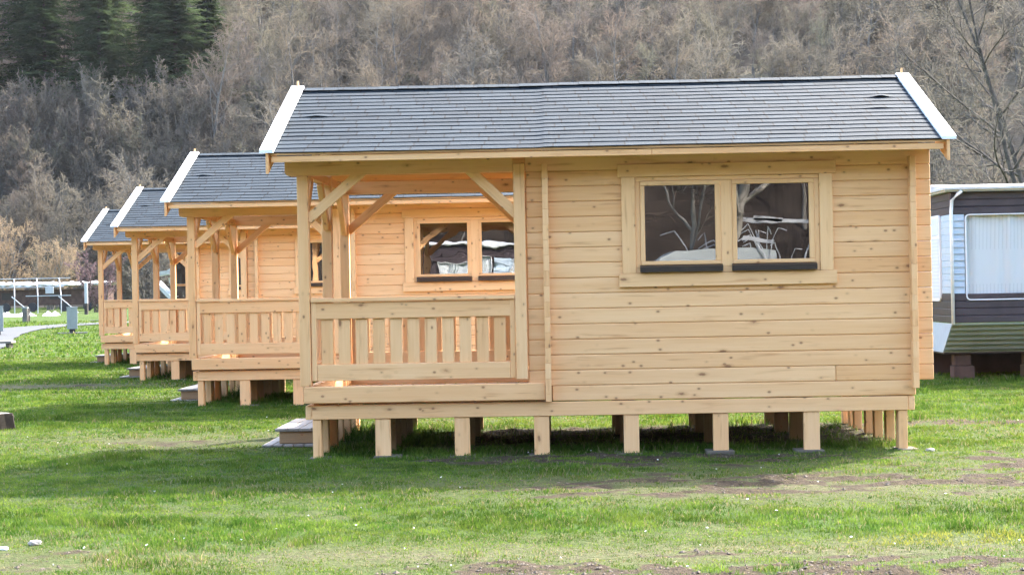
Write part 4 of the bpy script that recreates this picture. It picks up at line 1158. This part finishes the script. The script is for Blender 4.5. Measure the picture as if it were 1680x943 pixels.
def slide():
    r = empty('playground_slide', at_ground(-18.6, 80))
    def chute(nm, pts, w=.28):
        m = MB()
        for a, b in zip(pts[:-1], pts[1:]):
            m.bar(a, b, .55, .03); d = (Vector(b)-Vector(a))
            s = d.cross(Vector((0, 0, 1))).normalized()*.27; up_ = Vector((0, 0, .10))
            m.bar(Vector(a)+s+up_, Vector(b)+s+up_, .05, .18); m.bar(Vector(a)-s+up_, Vector(b)-s+up_, .05, .18)
        return m.build(nm, STEEL, r)
    chute('upper_chute', [(-.55, 0, 2.35), (.15, 0, 2.45), (.65, 0, 2.75)])
    chute('lower_chute', [(-.5, .3, 2.0), (.55, .1, .95), (.95, 0, .75)])
    chute('side_chute', [(.15, .5, 2.2), (.2, .5, 1.95), (.75, .5, 1.35)])
    for x, y in ((-.5, .35), (.6, -.3), (.6, .5)):
        m = MB(); m.tube([(x, y, -.1), (x, y, 2.5)], [.05, .05], 8); m.build('leg', STEEL, r)
    m = MB(); m.prism([(-.2, -.05), (1.0, -.05), (.95, .6), (.7, .95), (.4, .9), (0, .4)], 1, .15, .35); m.build('mound_board', RUST, r)
    return tag(r, 'silver playground slide seen through the porch of the third cabin', 'slide')
slide()

# ------------------------------------------------------------------ odds and ends on the lawn
def stump():
    r = empty('log_stump', at_ground(-6.95, 20.1)); m = MB(); n = 18; vs = []; fs = []
    for (z, s) in ((-.05, 1.06), (.05, 1.0), (.155, .96), (.185, .92)):
        for i in range(n):
            t = 6.283*i/n; q = .26*s*(1+.07*math.sin(3*t)+.04*math.sin(7*t+1)+random.uniform(-.02, .02)); vs.append((q*math.cos(t)*1.5, q*math.sin(t), z+random.uniform(-.006, .006)))
    for j in range(3):
        for i in range(n): i2 = (i+1) % n; fs.append((j*n+i, j*n+i2, (j+1)*n+i2, (j+1)*n+i))
    fs.append(tuple(range(3*n, 4*n))); m.add(vs, fs); m.build('bark_side', plain('dark log bark', (0.022, 0.018, 0.014), 0.9, 0.1, 0.4, 12), r)  # mottled very dark brown colour on the sides
    m = MB(); m.add([(v[0]*.9, v[1]*.9, .192) for v in vs[3*n:]]+[(v[0]*.9, v[1]*.9, .15) for v in vs[3*n:]], [tuple(range(n))]+[(i, (i+1) % n, n+(i+1) % n, n+i) for i in range(n)]); m.build('cut_face', WOOD_GREY, r)
    return tag(r, 'weathered flat sawn log lying on the grass at the left edge', 'log')
stump()
def slab():
    r = empty('plank_bench', at_ground(-18.3, 54.6)); m = MB(); m.box(-.9, .55, -.25, .25, .16, .24, .01); m.build('board', WOOD_GREY, r)
    for x in (-.8, .35):
        m = MB(); m.box(x, x+.12, -.2, .2, -.04, .158, .01); m.build('block', BARK_DK, r)
    return tag(r, 'low grey plank on blocks by the path at the left edge', 'plank')
slab()
def stone(name, x, y, s, mat, lab, cat):
    bm = bmesh.new(); bmesh.ops.create_icosphere(bm, subdivisions=3, radius=1)
    for v in bm.verts:
        n = v.co.normalized(); q = 1+.16*math.sin(3*n.x+2+s*90)*math.sin(4*n.y+1)+.1*math.sin(7*n.z+5*n.x); v.co = Vector((n.x*s*q*1.25, n.y*s*q, max(n.z*s*q*.75, -s*.3)))
    me = bpy.data.meshes.new(name); bm.to_mesh(me); bm.free(); me.materials.append(mat); me.polygons.foreach_set('use_smooth', np.ones(len(me.polygons), bool))
    o = bpy.data.objects.new(name, me); COL.objects.link(o); o.location = (x, y, float(terrain(x, y))+s*.35); tag(o, lab, cat, 'stones in the turf')
ROCK = plain('pale stone', (0.38, 0.33, 0.28), 0.85, 0.2, 0.25, 40)
stone('stone', -3.36, 10.68, .031, ROCK, 'largest pale stone in the grass at the lower left corner', 'stone')
stone('stone', -3.50, 10.5, .022, WHITE, 'small bright white stone left of the largest pale stone', 'stone')
stone('stone', 3.48, 15.75, .032, ROCK, 'pale stone on the turf right of the nearest cabin’s last support', 'stone')

# ------------------------------------------------------------------ the air of the valley
def haze():
    k = bpy.data.materials.new('valley haze'); k.use_nodes = True; t = k.node_tree; t.nodes.remove(t.nodes['Principled BSDF'])
    v = t.nodes.new('ShaderNodeVolumePrincipled'); v.inputs['Color'].default_value = (0.86, 0.90, 0.95, 1); v.inputs['Density'].default_value = 0.00005; v.inputs['Anisotropy'].default_value = 0.2
    t.links.new(v.outputs[0], t.nodes['Material Output'].inputs['Volume'])
    m = MB(); m.box(-300, 300, -320, 440, -3, 190, 0.0); tag(m.build('haze', k), 'thin grey haze filling the valley air', 'haze', kind='stuff')
haze()
